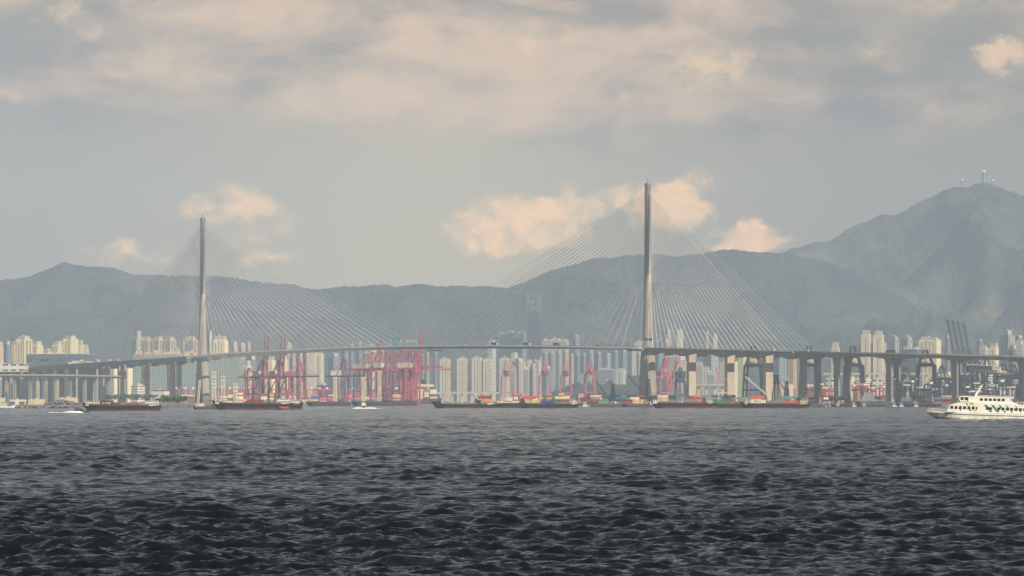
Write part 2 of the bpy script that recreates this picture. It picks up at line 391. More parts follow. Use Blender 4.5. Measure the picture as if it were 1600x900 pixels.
def ridge(name, prof, D, depth, m, seed=1, rough=1.0, zb=-5):
    """a hill range: crest line from the profile, folded slopes falling toward and away from the sea"""
    from mathutils import noise as mn
    px = [p[0] for p in prof]; py = [p[1] for p in prof]
    nu, nv = 520, 84
    us = np.linspace(px[0], px[-1], nu); hs = np.interp(us, px, py)
    hs = np.convolve(np.pad(hs, 2, mode='edge'), np.ones(5) / 5, 'valid')
    vs = []; fs = []
    for i in range(nu):
        x0 = X(us[i], D); h = Z(hs[i], D)
        h += (mn.noise(Vector((x0 / 90, seed * 7.1, 0))) * 8 + mn.noise(Vector((x0 / 30, seed * 3.1, 2))) * 5.0 + mn.noise(Vector((x0 / 11, seed * 2.1, 5))) * 4.0) * rough
        for j in range(nv):
            t = j / (nv - 1) * 1.35 - .35       # -0.35 behind the crest ... 1 at the foot on the near side
            if t < 0: q = 1 - (t / -.35) ** 1.5 * .75
            else: q = (1 - t) ** 1.25 * (1 - .12 * sin(t * pi))
            yy = D - t * depth
            p = Vector((x0 / 620, yy / 900, seed * 3.3))
            w = (1 - abs(1 - 2 * min(1, abs(t) * 1.6 + .0))) if t < .62 else max(0, (1 - t) / .38)
            w = min(1, abs(t) * 3) * (1 if t < .8 else (1 - t) * 5)
            rid = 1 - abs(mn.noise(p)) * 2.4 - abs(mn.noise(p * 2.3 + Vector((5, 1, 0)))) * 1.0
            fb = mn.fractal(p * 5, 1.0, 2.1, 5)
            z = zb + (h - zb) * q * (1 + w * (.50 * (rid - .35))) + w * fb * 55 * rough
            z = min(z, zb + (h - zb) * (1 - .12 * abs(t))) if t != 0 else z
            vs.append((x0 + w * 60 * mn.noise(p * 3 + Vector((9, 9, 9))), yy, z))
    for i in range(nu - 1):
        for j in range(nv - 1):
            a = i * nv + j; fs.append((a, a + 1, a + nv + 1, a + nv))
    me = bpy.data.meshes.new(name); me.from_pydata(vs, [], fs); me.materials.append(m)
    bm = bmesh.new(); bm.from_mesh(me); bmesh.ops.recalc_face_normals(bm, faces=bm.faces)
    if sum(f.normal.z for f in bm.faces) < 0: bmesh.ops.reverse_faces(bm, faces=bm.faces)
    bm.to_mesh(me); bm.free(); me.polygons.foreach_set('use_smooth', [True] * len(me.polygons))
    o = bpy.data.objects.new(name, me); C.objects.link(o); return struct(o)

def hillmat(name, c1, c2, c3):
    m = bpy.data.materials.new(name); m.use_nodes = True; nt = m.node_tree; N = nt.nodes; L = nt.links; b = N['Principled BSDF']; b.inputs['Roughness'].default_value = .95
    b.inputs['Specular IOR Level'].default_value = .1
    tc = N.new('ShaderNodeTexCoord')
    def nz(s, d):
        o = N.new('ShaderNodeTexNoise'); o.inputs['Scale'].default_value = s; o.inputs['Detail'].default_value = d; o.inputs['Roughness'].default_value = .62; L.new(tc.outputs['Object'], o.inputs['Vector']); return o.outputs[0]
    r = N.new('ShaderNodeValToRGB'); e = r.color_ramp.elements; e[0].position = .36; e[0].color = (*c1, 1); e[1].position = .66; e[1].color = (*c2, 1)
    L.new(nz(.004, 10), r.inputs[0])
    r2 = N.new('ShaderNodeMapRange'); r2.inputs[1].default_value = .55; r2.inputs[2].default_value = .68; L.new(nz(.0016, 8), r2.inputs[0])
    mx = N.new('ShaderNodeMix'); mx.data_type = 'RGBA'; L.new(r2.outputs[0], mx.inputs[0]); L.new(r.outputs[0], mx.inputs[6]); mx.inputs[7].default_value = (*c3, 1)
    L.new(mx.outputs[2], b.inputs['Base Color'])
    bp = N.new('ShaderNodeBump'); bp.inputs['Strength'].default_value = 1; bp.inputs['Distance'].default_value = 80; L.new(nz(.012, 8), bp.inputs['Height']); L.new(bp.outputs[0], b.inputs['Normal'])
    return m
M_hill = hillmat('hill_woods', (.04, .052, .055), (.085, .10, .085), (.13, .13, .10))
M_peak = hillmat('peak_scrub', (.04, .055, .045), (.15, .16, .10), (.34, .29, .18))
ridge('hills', [(-330, 452), (-200, 445), (-100, 440), (0, 437), (35, 434), (60, 424), (95, 412), (140, 413), (180, 417), (205, 426), (260, 428), (310, 431), (360, 432), (400, 440), (440, 441), (490, 448), (530, 447), (600, 444), (680, 445), (740, 444), (785, 447), (830, 458), (900, 480), (980, 530), (1060, 600)], 10500, 1600, M_hill, 1)
ridge('hills', [(560, 560), (660, 500), (760, 462), (800, 446), (840, 431), (880, 416), (940, 403), (990, 397), (1040, 394), (1055, 400), (1090, 395), (1150, 388), (1185, 396), (1215, 394), (1260, 400), (1330, 420), (1420, 470), (1520, 560)], 11500, 2500, M_hill, 2)
ridge('mountain', [(1000, 585), (1080, 530), (1140, 470), (1180, 425), (1215, 397), (1240, 385), (1300, 373), (1340, 350), (1375, 336), (1400, 335), (1430, 318), (1470, 297), (1500, 289), (1512, 291), (1537, 283), (1560, 289), (1600, 305), (1650, 322), (1720, 345), (1800, 370), (1950, 430), (2100, 500)], 13000, 4000, M_peak, 3)
ridge('foothills', [(-330, 505), (-60, 500), (60, 491), (150, 494), (230, 500), (300, 510), (380, 522), (480, 545), (560, 590)], 9500, 600, M_hill, 4)
ridge('foothills', [(700, 600), (780, 560), (900, 540), (1000, 533), (1100, 540), (1200, 530), (1300, 545), (1400, 535), (1500, 545), (1700, 540), (1900, 560)], 9500, 580, M_hill, 5)
ridge('wooded_slope', [(860, 613), (895, 600), (935, 590), (965, 587), (1000, 586), (1040, 592), (1080, 602), (1120, 614)], 7600, 500, M_hill, 6, .3)
# ------------------------------------------------------------ the cable-stayed bridge and its viaducts
TR = Vector((182, 4015)); TL = Vector((-493, 4776)); U = (TR - TL).normalized(); NN = Vector((-U.y, U.x))   # U: toward right and near; NN: away
SPAN = (TR - TL).length
def on_line(px, base=TR):
    k = (px - 800) / FPX; d = (k * base.y - base.x) / (U.x - k * U.y); return base + U * d
def zat(py, P): return (YH - py) / FPX * P.y + CAMZ
# centre line : list of (point, height of road)
main_top = [(158, 567.5), (200, 564.5), (268, 560.5), (317, 556.8), (360, 553.2), (420, 549.3), (480, 546.3), (540, 543.6), (600, 541.6), (635, 540.9), (700, 540.2), (760, 540.0),
            (830, 540.2), (900, 540.9), (960, 541.9), (1012, 543.0), (1080, 545.3), (1140, 546.9), (1200, 548.3), (1260, 549.8)]
PATH = []
for (px, py) in main_top:
    P = on_line(px); PATH.append((P, zat(py, P)))
def smooth_path(ps, step=12.0):
    d = [0.0]
    for a, b in zip(ps, ps[1:]): d.append(d[-1] + (b[0] - a[0]).length)
    n = max(2, int(d[-1] / step)); q = np.linspace(0, d[-1], n + 1)
    xs = np.interp(q, d, [p[0].x for p in ps]); ys = np.interp(q, d, [p[0].y for p in ps]); zs = np.interp(q, d, [p[1] for p in ps])
    zs = np.convolve(np.pad(zs, 4, mode='reflect', reflect_type='odd'), np.ones(9) / 9, 'valid')
    return [(Vector((x, y)), z, s) for x, y, z, s in zip(xs, ys, zs, q)]
def frame(path, i):
    a = path[max(0, i - 1)][0]; b = path[min(len(path) - 1, i + 1)][0]; t = (b - a).normalized(); return t, Vector((-t.y, t.x))
def sweep(mb, path, sec, depth_add=None):
    """sweep a closed section [(lateral, height)] along the path; depth_add(i) lowers points flagged with a third value"""
    k = len(mb.v); n = len(sec)
    for i, (P, z, s) in enumerate(path):
        t, nn = frame(path, i); ex = depth_add(s) if depth_add else 0
        for q in sec:
            c = P + nn * q[0]; mb.v.append((c.x, c.y, z + q[1] - (ex if len(q) > 2 else 0)))
    for i in range(len(path) - 1):
        for j in range(n):
            a = k + i * n + j; b = k + i * n + (j + 1) % n; mb.f.append((a, b, b + n, a + n))
    mb.f.append(tuple(range(k, k + n))); m = k + (len(path) - 1) * n; mb.f.append(tuple(range(m, m + n)))
MP = smooth_path(PATH)
def zroad(P): return np.interp((P - MP[0][0]).dot(U), [(q[0] - MP[0][0]).dot(U) for q in MP], [q[1] for q in MP])
def sub(path, p0, p1):
    """piece of the path between two photograph columns"""
    return [q for q in path if p0 <= q[0].x / q[0].y * FPX + 800 <= p1]
bridge = thing('cable_stayed_bridge', 'long cable stayed road bridge with two tall single pylons over the channel', 'bridge', (TR.x, TR.y, 0))
def B(mb, name, m, parent=None, smooth=False):
    o = mb.build(name, m, parent or bridge, smooth)
    if parent is None: o.location = (-TR.x, -TR.y, 0)
    return o
def box_section(side):   # streamlined steel girder; side -1 near, +1 far
    a, b = 7.2 * side, 26.0 * side
    return [(a, 0), (b, 0), (b + .3 * side, -1.3), (b - 5 * side, -3.9), (a + 2 * side, -3.9), (a, -2.2)]
steelp = sub(MP, 312, 1026)
for sd in (-1, 1):
    m = MB(); sweep(m, steelp, box_section(sd)); B(m, 'steel_girder', M_deck)
for (P, z, s) in steelp[1::3]:
    B(MB().bar((P.x - NN.x * 7.5, P.y - NN.y * 7.5, z - 2), (P.x + NN.x * 7.5, P.y + NN.y * 7.5, z - 2), 2, 2.6), 'cross_girder', M_deck)
for (pa, pb) in ((1018, 1080), (1080, 1140), (1140, 1200), (1200, 1257), (165, 190), (190, 228), (228, 268)):  # unseen cross girders, added and sized to cast shadow bands on the piers
    P = on_line(pa) * .62 + on_line(pb) * .38; z = zroad(P)
    B(MB().box((P.x, P.y, z - 2.4), (9, 14, 4.2), math.atan2(U.y, U.x)), 'cross_girder', M_conc2)
hau = [on_line(p) for p in (228, 268, 190, 165, 1080, 1140, 1200, 1250)]
def conc_sec(sd): return [(7.3 * sd, 0), (26.3 * sd, 0), (26.3 * sd, -1.0), (23.5 * sd, -1.9), (22 * sd, -4.6, 1), (9.5 * sd, -4.6, 1), (7.3 * sd, -1.5)]
def haunched(path, pts):
    ss = [min(path, key=lambda q: (q[0] - h).length)[2] for h in pts]
    return lambda s: max(0.0, 5.2 - min(abs(s - a) for a in ss) * .24)
left_p = sub(MP, 100, 312.5); right_p = sub(MP, 1025.5, 1300)
for path in (left_p, right_p):
    for sd in (-1, 1):
        m = MB(); sweep(m, path, conc_sec(sd), haunched(path, hau)); B(m, 'concrete_girder', M_conc2)
m = MB()
for off in (-25.6, -7.6, 7.6, 25.6):
    for path in (left_p, steelp, right_p):
        sweep(m, path, [(off - .12, .9), (off + .12, .9), (off + .12, 1.15), (off - .12, 1.15)])
        for (P, z, s) in path[::1]: m.box((P.x + NN.x * off, P.y + NN.y * off, z + .55), (.2, .2, 1.1))
        sweep(m, path, [(off - .1, 0.01), (off + .1, 0.01), (off + .1, .5), (off - .1, .5)])
B(m, 'railing', M_deck)
for path in (left_p, steelp, right_p):
    for sd in (-1, 1):
        m = MB(); sweep(m, path, [(8.2 * sd, .012), (24.8 * sd, .012), (24.8 * sd, .08), (8.2 * sd, .08)]); B(m, 'roadway', M_asph)

def pylon(T, flip):
    e = MB().lathe((T.x, T.y, 0), [(12.6, GZ - 2), (11.9, 20), (10.6, 50), (9.0, 74), (7.3, 84), (6.6, 105), (5.9, 130), (5.3, 160), (5.0, 176)], 28)
    py = B(e, 'pylon', M_pyl, smooth=True)
    s = MB(); prof = []
    for i in range(31):
        z = 176.2 + (290 - 176.2) * i / 30; r = 4.9 - 1.1 * i / 30; prof += [(r, z), (r * .975, z + .25)] if i % 2 else [(r, z)]
    s.lathe((T.x, T.y, 0), prof, 24)
    st = s.build('steel_shaft', M_steel, py, smooth=False)
    c = MB().lathe((T.x, T.y, 0), [(3.7, 290.1), (4.1, 290.6), (4.1, 296.5), (3.8, 298)], 20); c.build('pylon_cap', M_steel, py)
    c = MB().bar((T.x, T.y, 298), (T.x, T.y, 305), .7, n=6); c.build('mast', M_dark, py)
    for sd in (-1, 1):
        for i in range(25):
            z = 180 + (286 - 180) * i / 24; r = 4.7 - 1.2 * (z - 176) / 114
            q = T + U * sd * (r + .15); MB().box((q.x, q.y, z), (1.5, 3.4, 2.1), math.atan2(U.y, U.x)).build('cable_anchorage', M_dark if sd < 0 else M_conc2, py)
    # cross beams tying the two carriageways round the shaft
    z = MP[min(range(len(MP)), key=lambda i: (MP[i][0] - T).length)][1]
    x = MB()
    for o_ in (-11, 11):
        p = T + U * o_; x.bar((p.x - NN.x * 25, p.y - NN.y * 25, z - 3.2), (p.x + NN.x * 25, p.y + NN.y * 25, z - 3.2), 3.5, 3.2)
    x.build('cross_beam', M_conc2, py)
    return z
zR = pylon(TR, 1); zL = pylon(TL, -1)

cables = []
for T, sgn in ((TR, 1), (TL, -1)):
    for i in range(28):
        h = 178 + (286 - 178) * (i / 27) ** .85
        for kind_ in ('main', 'back'):
            d = (24 + i * (SPAN / 2 - 30) / 27) * (-sgn) if kind_ == 'main' else (26 + i * 9.35) * sgn
            P = T + U * d
            for sd in (-1, 1):
                e = P + NN * 25.0 * sd; r = 4.5 - 1.2 * (h - 176) / 114; a = T + U * (r if d > 0 else -r) + NN * 1.6 * sd
                cables.append(((a.x, a.y, h), (e.x, e.y, zroad(P) + .6), sd, i))
near = [c for c in cables if c[2] < 0][:]
near.sort(key=lambda c: -(Vector(c[0]) - Vector(c[1])).length)
for c in near[:100]: B(MB().bar(c[0], c[1], .46, n=5), 'stay_cable', M_cable)
m = MB()
for c in near[100:] + [c for c in cables if c[2] > 0]: m.bar(c[0], c[1], .28, n=4)
o = B(m, 'stay_cables', M_cable); o['kind'] = 'stuff'

# portal piers of the back spans
def shaft_pier(px, w=13.2, t=5.0, parent=None):
    P = on_line(px); z = zroad(P) - 4.6; rz = math.atan2(U.y, U.x); mb = MB()
    mb.box((P.x, P.y, (z - 8 + GZ) / 2), (t, w, z - 8 - GZ + 2), rz)
    # flared head
    k = len(mb.v)
    mb.box((P.x, P.y, z - 6), (t + .2, w + .2, 4.1), rz); mb.box((P.x, P.y, z - 2.4), (t + .6, w + 3, 4.6), rz)
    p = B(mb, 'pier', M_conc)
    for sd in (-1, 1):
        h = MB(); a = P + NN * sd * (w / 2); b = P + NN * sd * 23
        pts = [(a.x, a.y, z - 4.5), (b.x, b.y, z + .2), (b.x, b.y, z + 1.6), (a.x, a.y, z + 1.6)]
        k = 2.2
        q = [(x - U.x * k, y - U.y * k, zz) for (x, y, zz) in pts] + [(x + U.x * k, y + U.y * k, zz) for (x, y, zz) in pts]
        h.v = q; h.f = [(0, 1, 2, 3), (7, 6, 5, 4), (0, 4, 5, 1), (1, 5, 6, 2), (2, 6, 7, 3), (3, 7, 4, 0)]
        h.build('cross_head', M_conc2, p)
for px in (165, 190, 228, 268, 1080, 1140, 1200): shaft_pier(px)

# right approach: the twin carriageways swing away from the line of sight
def walk(P, steps, z):
    out = [(P.copy(), z)]
    for (a, L, z1) in steps:
        P = P + Vector((cos(R(a)), -sin(R(a)))) * L; out.append((P.copy(), z1))
    return out
P0 = on_line(1257)
z0 = zroad(P0)
w = walk(P0, [(46, 30, 0), (42, 25, 0), (36, 40, 0), (30, 40, 0), (24, 40, 0), (18, 42, 0), (14, 45, 0), (12, 50, 0), (9, 60, 0), (8, 80, 0), (8, 100, 0)], z0)
def road_y(px): return np.interp(px, [1257, 1320, 1400, 1500, 1600, 1720, 1800], [549.8, 551.0, 552.6, 554.9, 557.8, 561.5, 564])
w = [(P, zat(float(road_y(800 + P.x / P.y * FPX)), P)) for (P, z) in w]
RP = smooth_path(w, 10)
rv = thing('road_viaduct', 'grey twin concrete viaduct on tall slender piers leading right from the cable bridge', 'viaduct', (P0.x, P0.y, 0))
def V(mb, name, m, root, par=None):
    o = mb.build(name, m, par or root)
    if par is None: o.location = (-root.location.x, -root.location.y, -root.location.z)
    return o
bents = []
for px in (1262, 1316, 1399, 1494, 1596):
    bents.append(min(RP, key=lambda q: abs(q[0].x / q[0].y * FPX + 800 - px)))
hf = lambda s: max([0.0] + [3.2 - abs(s - b[2]) * .16 for b in bents])
for sd in (-1, 1):
    m = MB(); sweep(m, RP, [(4.6 * sd, .9), (5.0 * sd, .9), (5.0 * sd, 0), (22.4 * sd, 0), (22.4 * sd, 1.0), (22.8 * sd, 1.0), (22.8 * sd, -.8), (18.6 * sd, -2.4), (17.2 * sd, -4.6, 1), (10 * sd, -4.6, 1), (8.6 * sd, -2.4), (4.6 * sd, -.8)], hf)
    V(m, 'girder', M_conc2, rv)
    m = MB(); sweep(m, RP, [(5.4 * sd, .012), (22 * sd, .012), (22 * sd, .08), (5.4 * sd, .08)]); V(m, 'roadway', M_asph, rv)
for b in bents:
    i = RP.index(b); t, n = frame(RP, i)
    for sd in (-1, 1):
        P = b[0] + n * 13.6 * sd; zt = b[1] - 5.5; mb = MB(); rz = math.atan2(U.y, U.x)
        mb.box((P.x, P.y, (zt - 12 + GZ) / 2), (8.4, 2.8, zt - 12 - GZ + 2), rz)
        for k in range(6):
            mb.box((P.x, P.y, zt - 11 + k * 2), (8.4 + .12 * (k + 1) ** 1.6, 2.8 + .12 * (k + 1) ** 1.9, 2.0), rz)
        V(mb, 'pier', M_conc2, rv)

# left approach
PL = MP[0][0]
w = []
for px in (158, 120, 85, 50, 17, -20, -60, -120):
    P = on_line(px); w.append((P, zat(float(np.interp(px, [-120, 0, 60, 100, 158], [592, 578.5, 574.2, 571.2, 567.5])), P)))
w = [w_ for w_ in w if w_[0].x < left_p[0][0].x]
w = [(left_p[0][0], left_p[0][1])] + w
LP = smooth_path(w, 12)
lv = thing('road_viaduct', 'grey twin viaduct sloping down left from the cable bridge, above the level road', 'viaduct', (PL.x, PL.y, 0))
for sd in (-1, 1):
    m = MB(); sweep(m, LP, [(4.6 * sd, .9), (5.0 * sd, .9), (5.0 * sd, 0), (24.4 * sd, 0), (24.4 * sd, 1.0), (24.8 * sd, 1.0), (24.8 * sd, -1.2), (18.6 * sd, -2.8), (17.2 * sd, -5.6), (10 * sd, -5.6), (8.6 * sd, -2.4), (4.6 * sd, -.8)]); V(m, 'girder', M_conc2, lv)
    m = MB(); sweep(m, LP, [(5.4 * sd, .012), (24 * sd, .012), (24 * sd, .08), (5.4 * sd, .08)]); V(m, 'roadway', M_asph, lv)
for px in (148, 136, 121, 104, 85.6, 68, 51, 34, 17, 1):
    P = on_line(px)
    if P.x > left_p[0][0].x: z = zroad(P)
    else: z = float(np.interp(P.x, [q[0].x for q in LP[::-1]], [q[1] for q in LP[::-1]]))
    rz = math.atan2(U.y, U.x)
    for sd in (-1, 1):
        Q = P + NN * 13 * sd; mb = MB().box((Q.x, Q.y, (z - 5 + GZ) / 2), (5, 8, z - 5 - GZ + 1), rz); mb.box((Q.x, Q.y, z - 6.6), (5.2, 10.5, 2.6), rz)
        V(mb, 'pier', M_conc2, lv)

# level viaduct in front on the left, at a lower height
lo = thing('road_viaduct', 'low level grey viaduct with pale parapet at left edge, below the sloping one', 'viaduct', (X(60, 4700), 4700, 0))
w = []
for px in (-160, -40, 30, 80, 115, 150, 185):
    D = 4700 + max(0, px - 90) * 2.2; P = Vector((X(px, D), D)); w.append((P, zat(float(np.interp(px, [-160, 0, 110, 185], [585, 585.6, 586.2, 588])), P)))
QP = smooth_path(w, 12)
m = MB(); sweep(m, QP, [(-9, 1.0), (-8.6, 1.0), (-8.6, 0), (8.6, 0), (8.6, 1), (9, 1), (9, -1.2), (5, -3.6), (-5, -3.6), (-9, -1.2)]); V(m, 'girder', mat('parapet_concrete', (.32, .30, .27), .8), lo)
m = MB(); sweep(m, QP, [(-8.4, .012), (8.4, .012), (8.4, .08), (-8.4, .08)]); V(m, 'roadway', M_asph, lo)
for px in (-8, 6, 22, 42, 58, 76, 92, 112, 130, 146, 168):
    q = min(QP, key=lambda q: abs(q[0].x / q[0].y * FPX + 800 - px)); P = q[0]
    mb = MB().box((P.x, P.y, (q[1] - 3.5 + GZ) / 2), (4.5, 5, q[1] - 3.5 - GZ + 1), -.3); mb.box((P.x, P.y, q[1] - 4.4), (4.7, 11, 1.9), 0)
    V(mb, 'pier', M_conc if px in (58, 92) else M_conc2, lo)

# far low bridges
def far_bridge(label, p0, p1, y, D, pw, npier, m_, z_=None):
    r = thing('low_bridge', label, 'bridge', (X((p0 + p1) / 2, D), D, 0)); z = Z(y, D); L = X(p1, D) - X(p0, D)
    MB().bb(-L / 2, L / 2, -8, 8, z - 3.2, z).build('deck', m_, r); MB().bb(-L / 2, L / 2, -8.3, -8, z - 1, z + 1.1).build('parapet', M_conc, r)
    for i in range(npier):
        x = -L / 2 + L * (i + .5) / npier; MB().bb(x - pw, x + pw, -5, 5, -2, z - 3.2).build('pier', M_conc, r)
far_bridge('low cream road bridge crossing the far channel under the middle of the span', 684, 790, 613, 7050, 3, 7, M_cream)
far_bridge('pale elevated road on thin columns behind the slender right viaduct piers', 1286, 1470, 583.5, 5900, 2, 12, M_conc)
far_bridge('dark flyover on columns behind the second right pylon pier', 1085, 1135, 601.5, 5000, 2, 4, M_conc2)

# street furniture and traffic on the decks
lamp0 = None
def deckp(px, lat, path=None):
    path = path or (MP if px < 1257 else RP)
    i = min(range(len(path)), key=lambda i: abs(path[i][0].x / path[i][0].y * FPX + 800 - px)); P, z, s = path[i]
    k = (px - 800) / FPX; t, n = frame(path, i); d = (k * P.y - P.x) / (t.x - k * t.y); P = P + t * d; P = P + n * lat
    z2 = np.interp(P.dot(t), sorted([path[max(0, i - 1)][0].dot(t), path[i][0].dot(t), path[min(len(path) - 1, i + 1)][0].dot(t)]), [q[1] for q in sorted([path[max(0, i - 1)], path[i], path[min(len(path) - 1, i + 1)]], key=lambda q: q[0].dot(t))]) if 0 < i < len(path) - 1 else z
    return (P.x, P.y, float(z2) + .08), math.atan2(t.y, t.x)
k = 0; LAMPS = []
for px in list(range(190, 310, 24)) + list(range(345, 1000, 23)) + list(range(1040, 1590, 26)):
    loc, a = deckp(px, 0)
    loc = (loc[0], loc[1], loc[2] - .08)
    loc, a = deckp(px, 8)
    if lamp0 is None:
        lamp0 = thing('street_lamp', 'thin grey double armed lamp on the bridge roadway, first from the left', 'street lamp', loc, a, 'street lamps along the bridge decks')
        MB().bar((0, 0, 0), (0, 0, 12), .34, n=6, r1=.2).build('post', M_lumin, lamp0)
        for s_ in (-1, 1):
            MB().bar((0, 0, 12), (0, s_ * 2.6, 12.6), .2).build('arm', M_lumin, lamp0); MB().box((0, s_ * 3.0, 12.6), (.4, 1.0, .22)).build('lamp_head', M_lumin, lamp0)
    else: dup(lamp0, loc, a, 'thin grey double armed lamp on the bridge roadway, %s from the left' % NUM[k])
    k += 1


def vehicle(kind_, label, px, lat, body, cargo=None, path=None, s=1.0):
    loc, a = deckp(px, lat, path)
    def wheels(xs, w, r):
        for x in xs:
            for y in (-w, w):
                MB().bar((x, y - .15, r), (x, y + .15, r), 2 * r, n=10).build('wheel', M_tyre, t)
    if kind_ == 'car':
        t = thing('parked_car' if False else 'car', label, 'car', loc, a)
        MB().prism([(-2.2, .35), (2.2, .35), (2.25, .8), (1.2, .95), (-2.1, .98)], -.9, .9).build('body', body, t)
        MB().prism([(-1.8, .95), (1.1, .95), (.4, 1.5), (-1.3, 1.5)], -.78, .78).build('cabin', M_glassd, t); wheels((-1.4, 1.4), .82, .33)
    elif kind_ == 'van':
        t = thing('van', label, 'van', loc, a)
        MB().prism([(-2.9, .4), (2.9, .4), (2.9, 1.2), (2.0, 2.3), (-2.9, 2.4)], -1, 1).build('body', body, t); MB().prism([(1.55, 1.3), (2.75, 1.3), (2.06, 2.2), (1.5, 2.2)], -1.02, 1.02).build('window', M_glassd, t); wheels((-1.9, 1.9), .95, .36)
    elif kind_ == 'bus':
        t = thing('bus', label, 'bus', loc, a)
        MB().bb(-6, 6, -1.25, 1.25, .4, 4.3).build('body', body, t)
        for z in (1.3, 3.0): MB().bb(-5.6, 5.6, -1.28, 1.28, z, z + .85).build('window', M_glassd, t)
        wheels((-3.6, 4), 1.15, .5)
    else:
        t = thing('truck', label, 'truck', loc, a)
        MB().prism([(3.9, .6), (6.2, .6), (6.2, 2.0), (5.8, 3.0), (3.9, 3.1)], -1.2, 1.2).build('cab', body, t); MB().bb(-6.2, 3.9, -.6, .6, .7, 1.05).build('chassis', M_dark, t)
        MB().bb(-6.2, 3.5, -1.25, 1.25, 1.25, 4.3).build('cargo_box', cargo, t); wheels((-5.2, -4, 3.0, 5.1), 1.05, .5)
for a in [('truck', 'dark brown box truck on the deck directly above the grey hull gap', 788, -18, M_white, M_dark), ('truck', 'dark red box truck on the main span beside the far glass skyscraper', 838.5, -18, M_white, mat('maroon_box', (.16, .05, .05), .6)),
          ('truck', 'low blue truck on the main span, right of the two box trucks', 885, -18, M_blue, M_blue), ('van', 'pale yellow van on the main span, left of the right pylon', 913, -16, M_cream), ('van', 'white van on the main span near the overhead sign beam', 737, -16, M_white),
          ('car', 'dark saloon car on the rising deck right of the left pylon', 363, -16, M_black), ('car', 'black car on the deck above the red cranes', 455, -18, M_black), ('car', 'grey car on the deck, second from the left pylon', 488, -16, M_lumin),
          ('car', 'white car on the main span between the sign gantries and the van', 690, -16, M_white), ('van', 'dark van on the main span between yellow van and right pylon', 948, -18, M_dark), ('car', 'small dark car close to the left foot of the right pylon', 975, -16, M_black),
          ('car', 'black car in the middle of the main span, left of the box trucks', 768, -16, M_black), ('car', 'silver car just behind the dark red box truck', 826, -18, M_deck),
          ('van', 'white van on the deck above the first right back-span pier', 1092, -18, M_white), ('car', 'dark car on the deck among the right stay cables', 1168, -16, M_black), ('van', 'cream van on the deck at the end of the right stay cables', 1222, -18, M_cream),
          ('bus', 'long brown double deck bus on the right viaduct', 1398, -14, mat('bus_brown', (.22, .13, .07), .5)), ('van', 'white van on the right viaduct at the dark crane', 1272, -14, M_white), ('car', 'silver car on the right viaduct near the raised booms', 1468, -14, M_deck)]:
    vehicle(*a)

def sign_gantry(label, px, L, hgt, top):
    loc, a = deckp(px, -16); t = thing('sign_gantry', label, 'sign gantry', loc, 0)
    for x in (-L / 2, L / 2): MB().bar((x, 0, 0), (x, 0, hgt), .5).build('post', M_deck, t)
    MB().lattice((-L / 2, 0, hgt - 1), (L / 2, 0, hgt - 1), 1.6, 10, .22, (0, 1, 0)).build('beam', M_white, t)
    for (x, w, h, m_) in top: MB().bb(x - w / 2, x + w / 2, -.95, -.82, hgt - 1.6, hgt - 1.6 + h).build('sign_panel', m_, t)
sign_gantry('overhead gantry with teal road signs above the middle of the span', 631.5, 15, 9, [(-4, 3.4, 4, M_teal), (0, 4.2, 4.6, mat('teal_sign', (.05, .30, .33), .5)), (4.2, 3.4, 4, M_teal)])
sign_gantry('bare white overhead gantry beside the tall raised pink boom', 656, 15, 8.5, [])
sign_gantry('dark overhead sign gantry just right of the right pylon', 1026, 13, 11, [(-3, 4.5, 3.4, M_ink), (3, 4.5, 3.2, M_dark)])
sign_gantry('white gantry with pale panels, second one right of the right pylon', 1049, 15, 10.5, [(-3.6, 4.6, 3, M_white), (3.4, 5, 3, M_cream)])
loc, a = deckp(693, -16); t = thing('inspection_platform', 'dark maintenance platform slung under the main span', 'platform', (loc[0], loc[1], loc[2] - 7.6), a)
MB().bb(-9, 9, -8, 8, 0, 1.1).build('platform', M_dark, t)
for x in (-7, 7): MB().bar((x, 0, 1.1), (x, 0, 4.0), .5).build('hanger', M_dark, t)
# ------------------------------------------------------------ buildings
F_yel = facade('yellow_flats', (.80, .69, .44), (.16, .16, .15), 3.4, 4.2, .5, .5)
F_yelb = facade('bright_flats', (.88, .79, .55), (.30, .27, .2), 3.4, 5.0, .4, .45)
F_grey = facade('grey_flats', (.42, .45, .46), (.06, .09, .11), 3.3, 4.0, .5, .6)
F_teal = facade('green_flats', (.36, .43, .40), (.08, .12, .13), 3.2, 4.4, .55, .62)
F_teal2 = facade('pale_green_flats', (.52, .58, .50), (.14, .2, .2), 3.2, 5.0, .5, .5)
F_peach = facade('peach_strip', (.66, .47, .35), (.45, .33, .25), 3.4, 6, .3, .4)
F_cream = facade('cream_flats', (.74, .65, .49), (.18, .2, .2), 3.2, 3.8, .45, .5)
F_tan = facade('tan_flats', (.50, .42, .32), (.14, .16, .17), 3.2, 4.0, .5, .5)
F_bluef = facade('blue_grey_flats', (.24, .29, .33), (.07, .1, .13), 3.2, 4.0, .5, .55)
F_glass = facade('curtain_wall', (.10, .13, .17), (.02, .035, .05), 4.2, 3.0, .75, .85)
F_shed = facade('warehouse_front', (.70, .66, .56), (.10, .11, .12), 9, 14, .35, .7)
F_dark = facade('dark_warehouse', (.10, .13, .16), (.05, .07, .09), 12, 30, .3, .5)
F_white = facade('white_office', (.74, .72, .66), (.12, .15, .17), 4.0, 60, .45, .97)

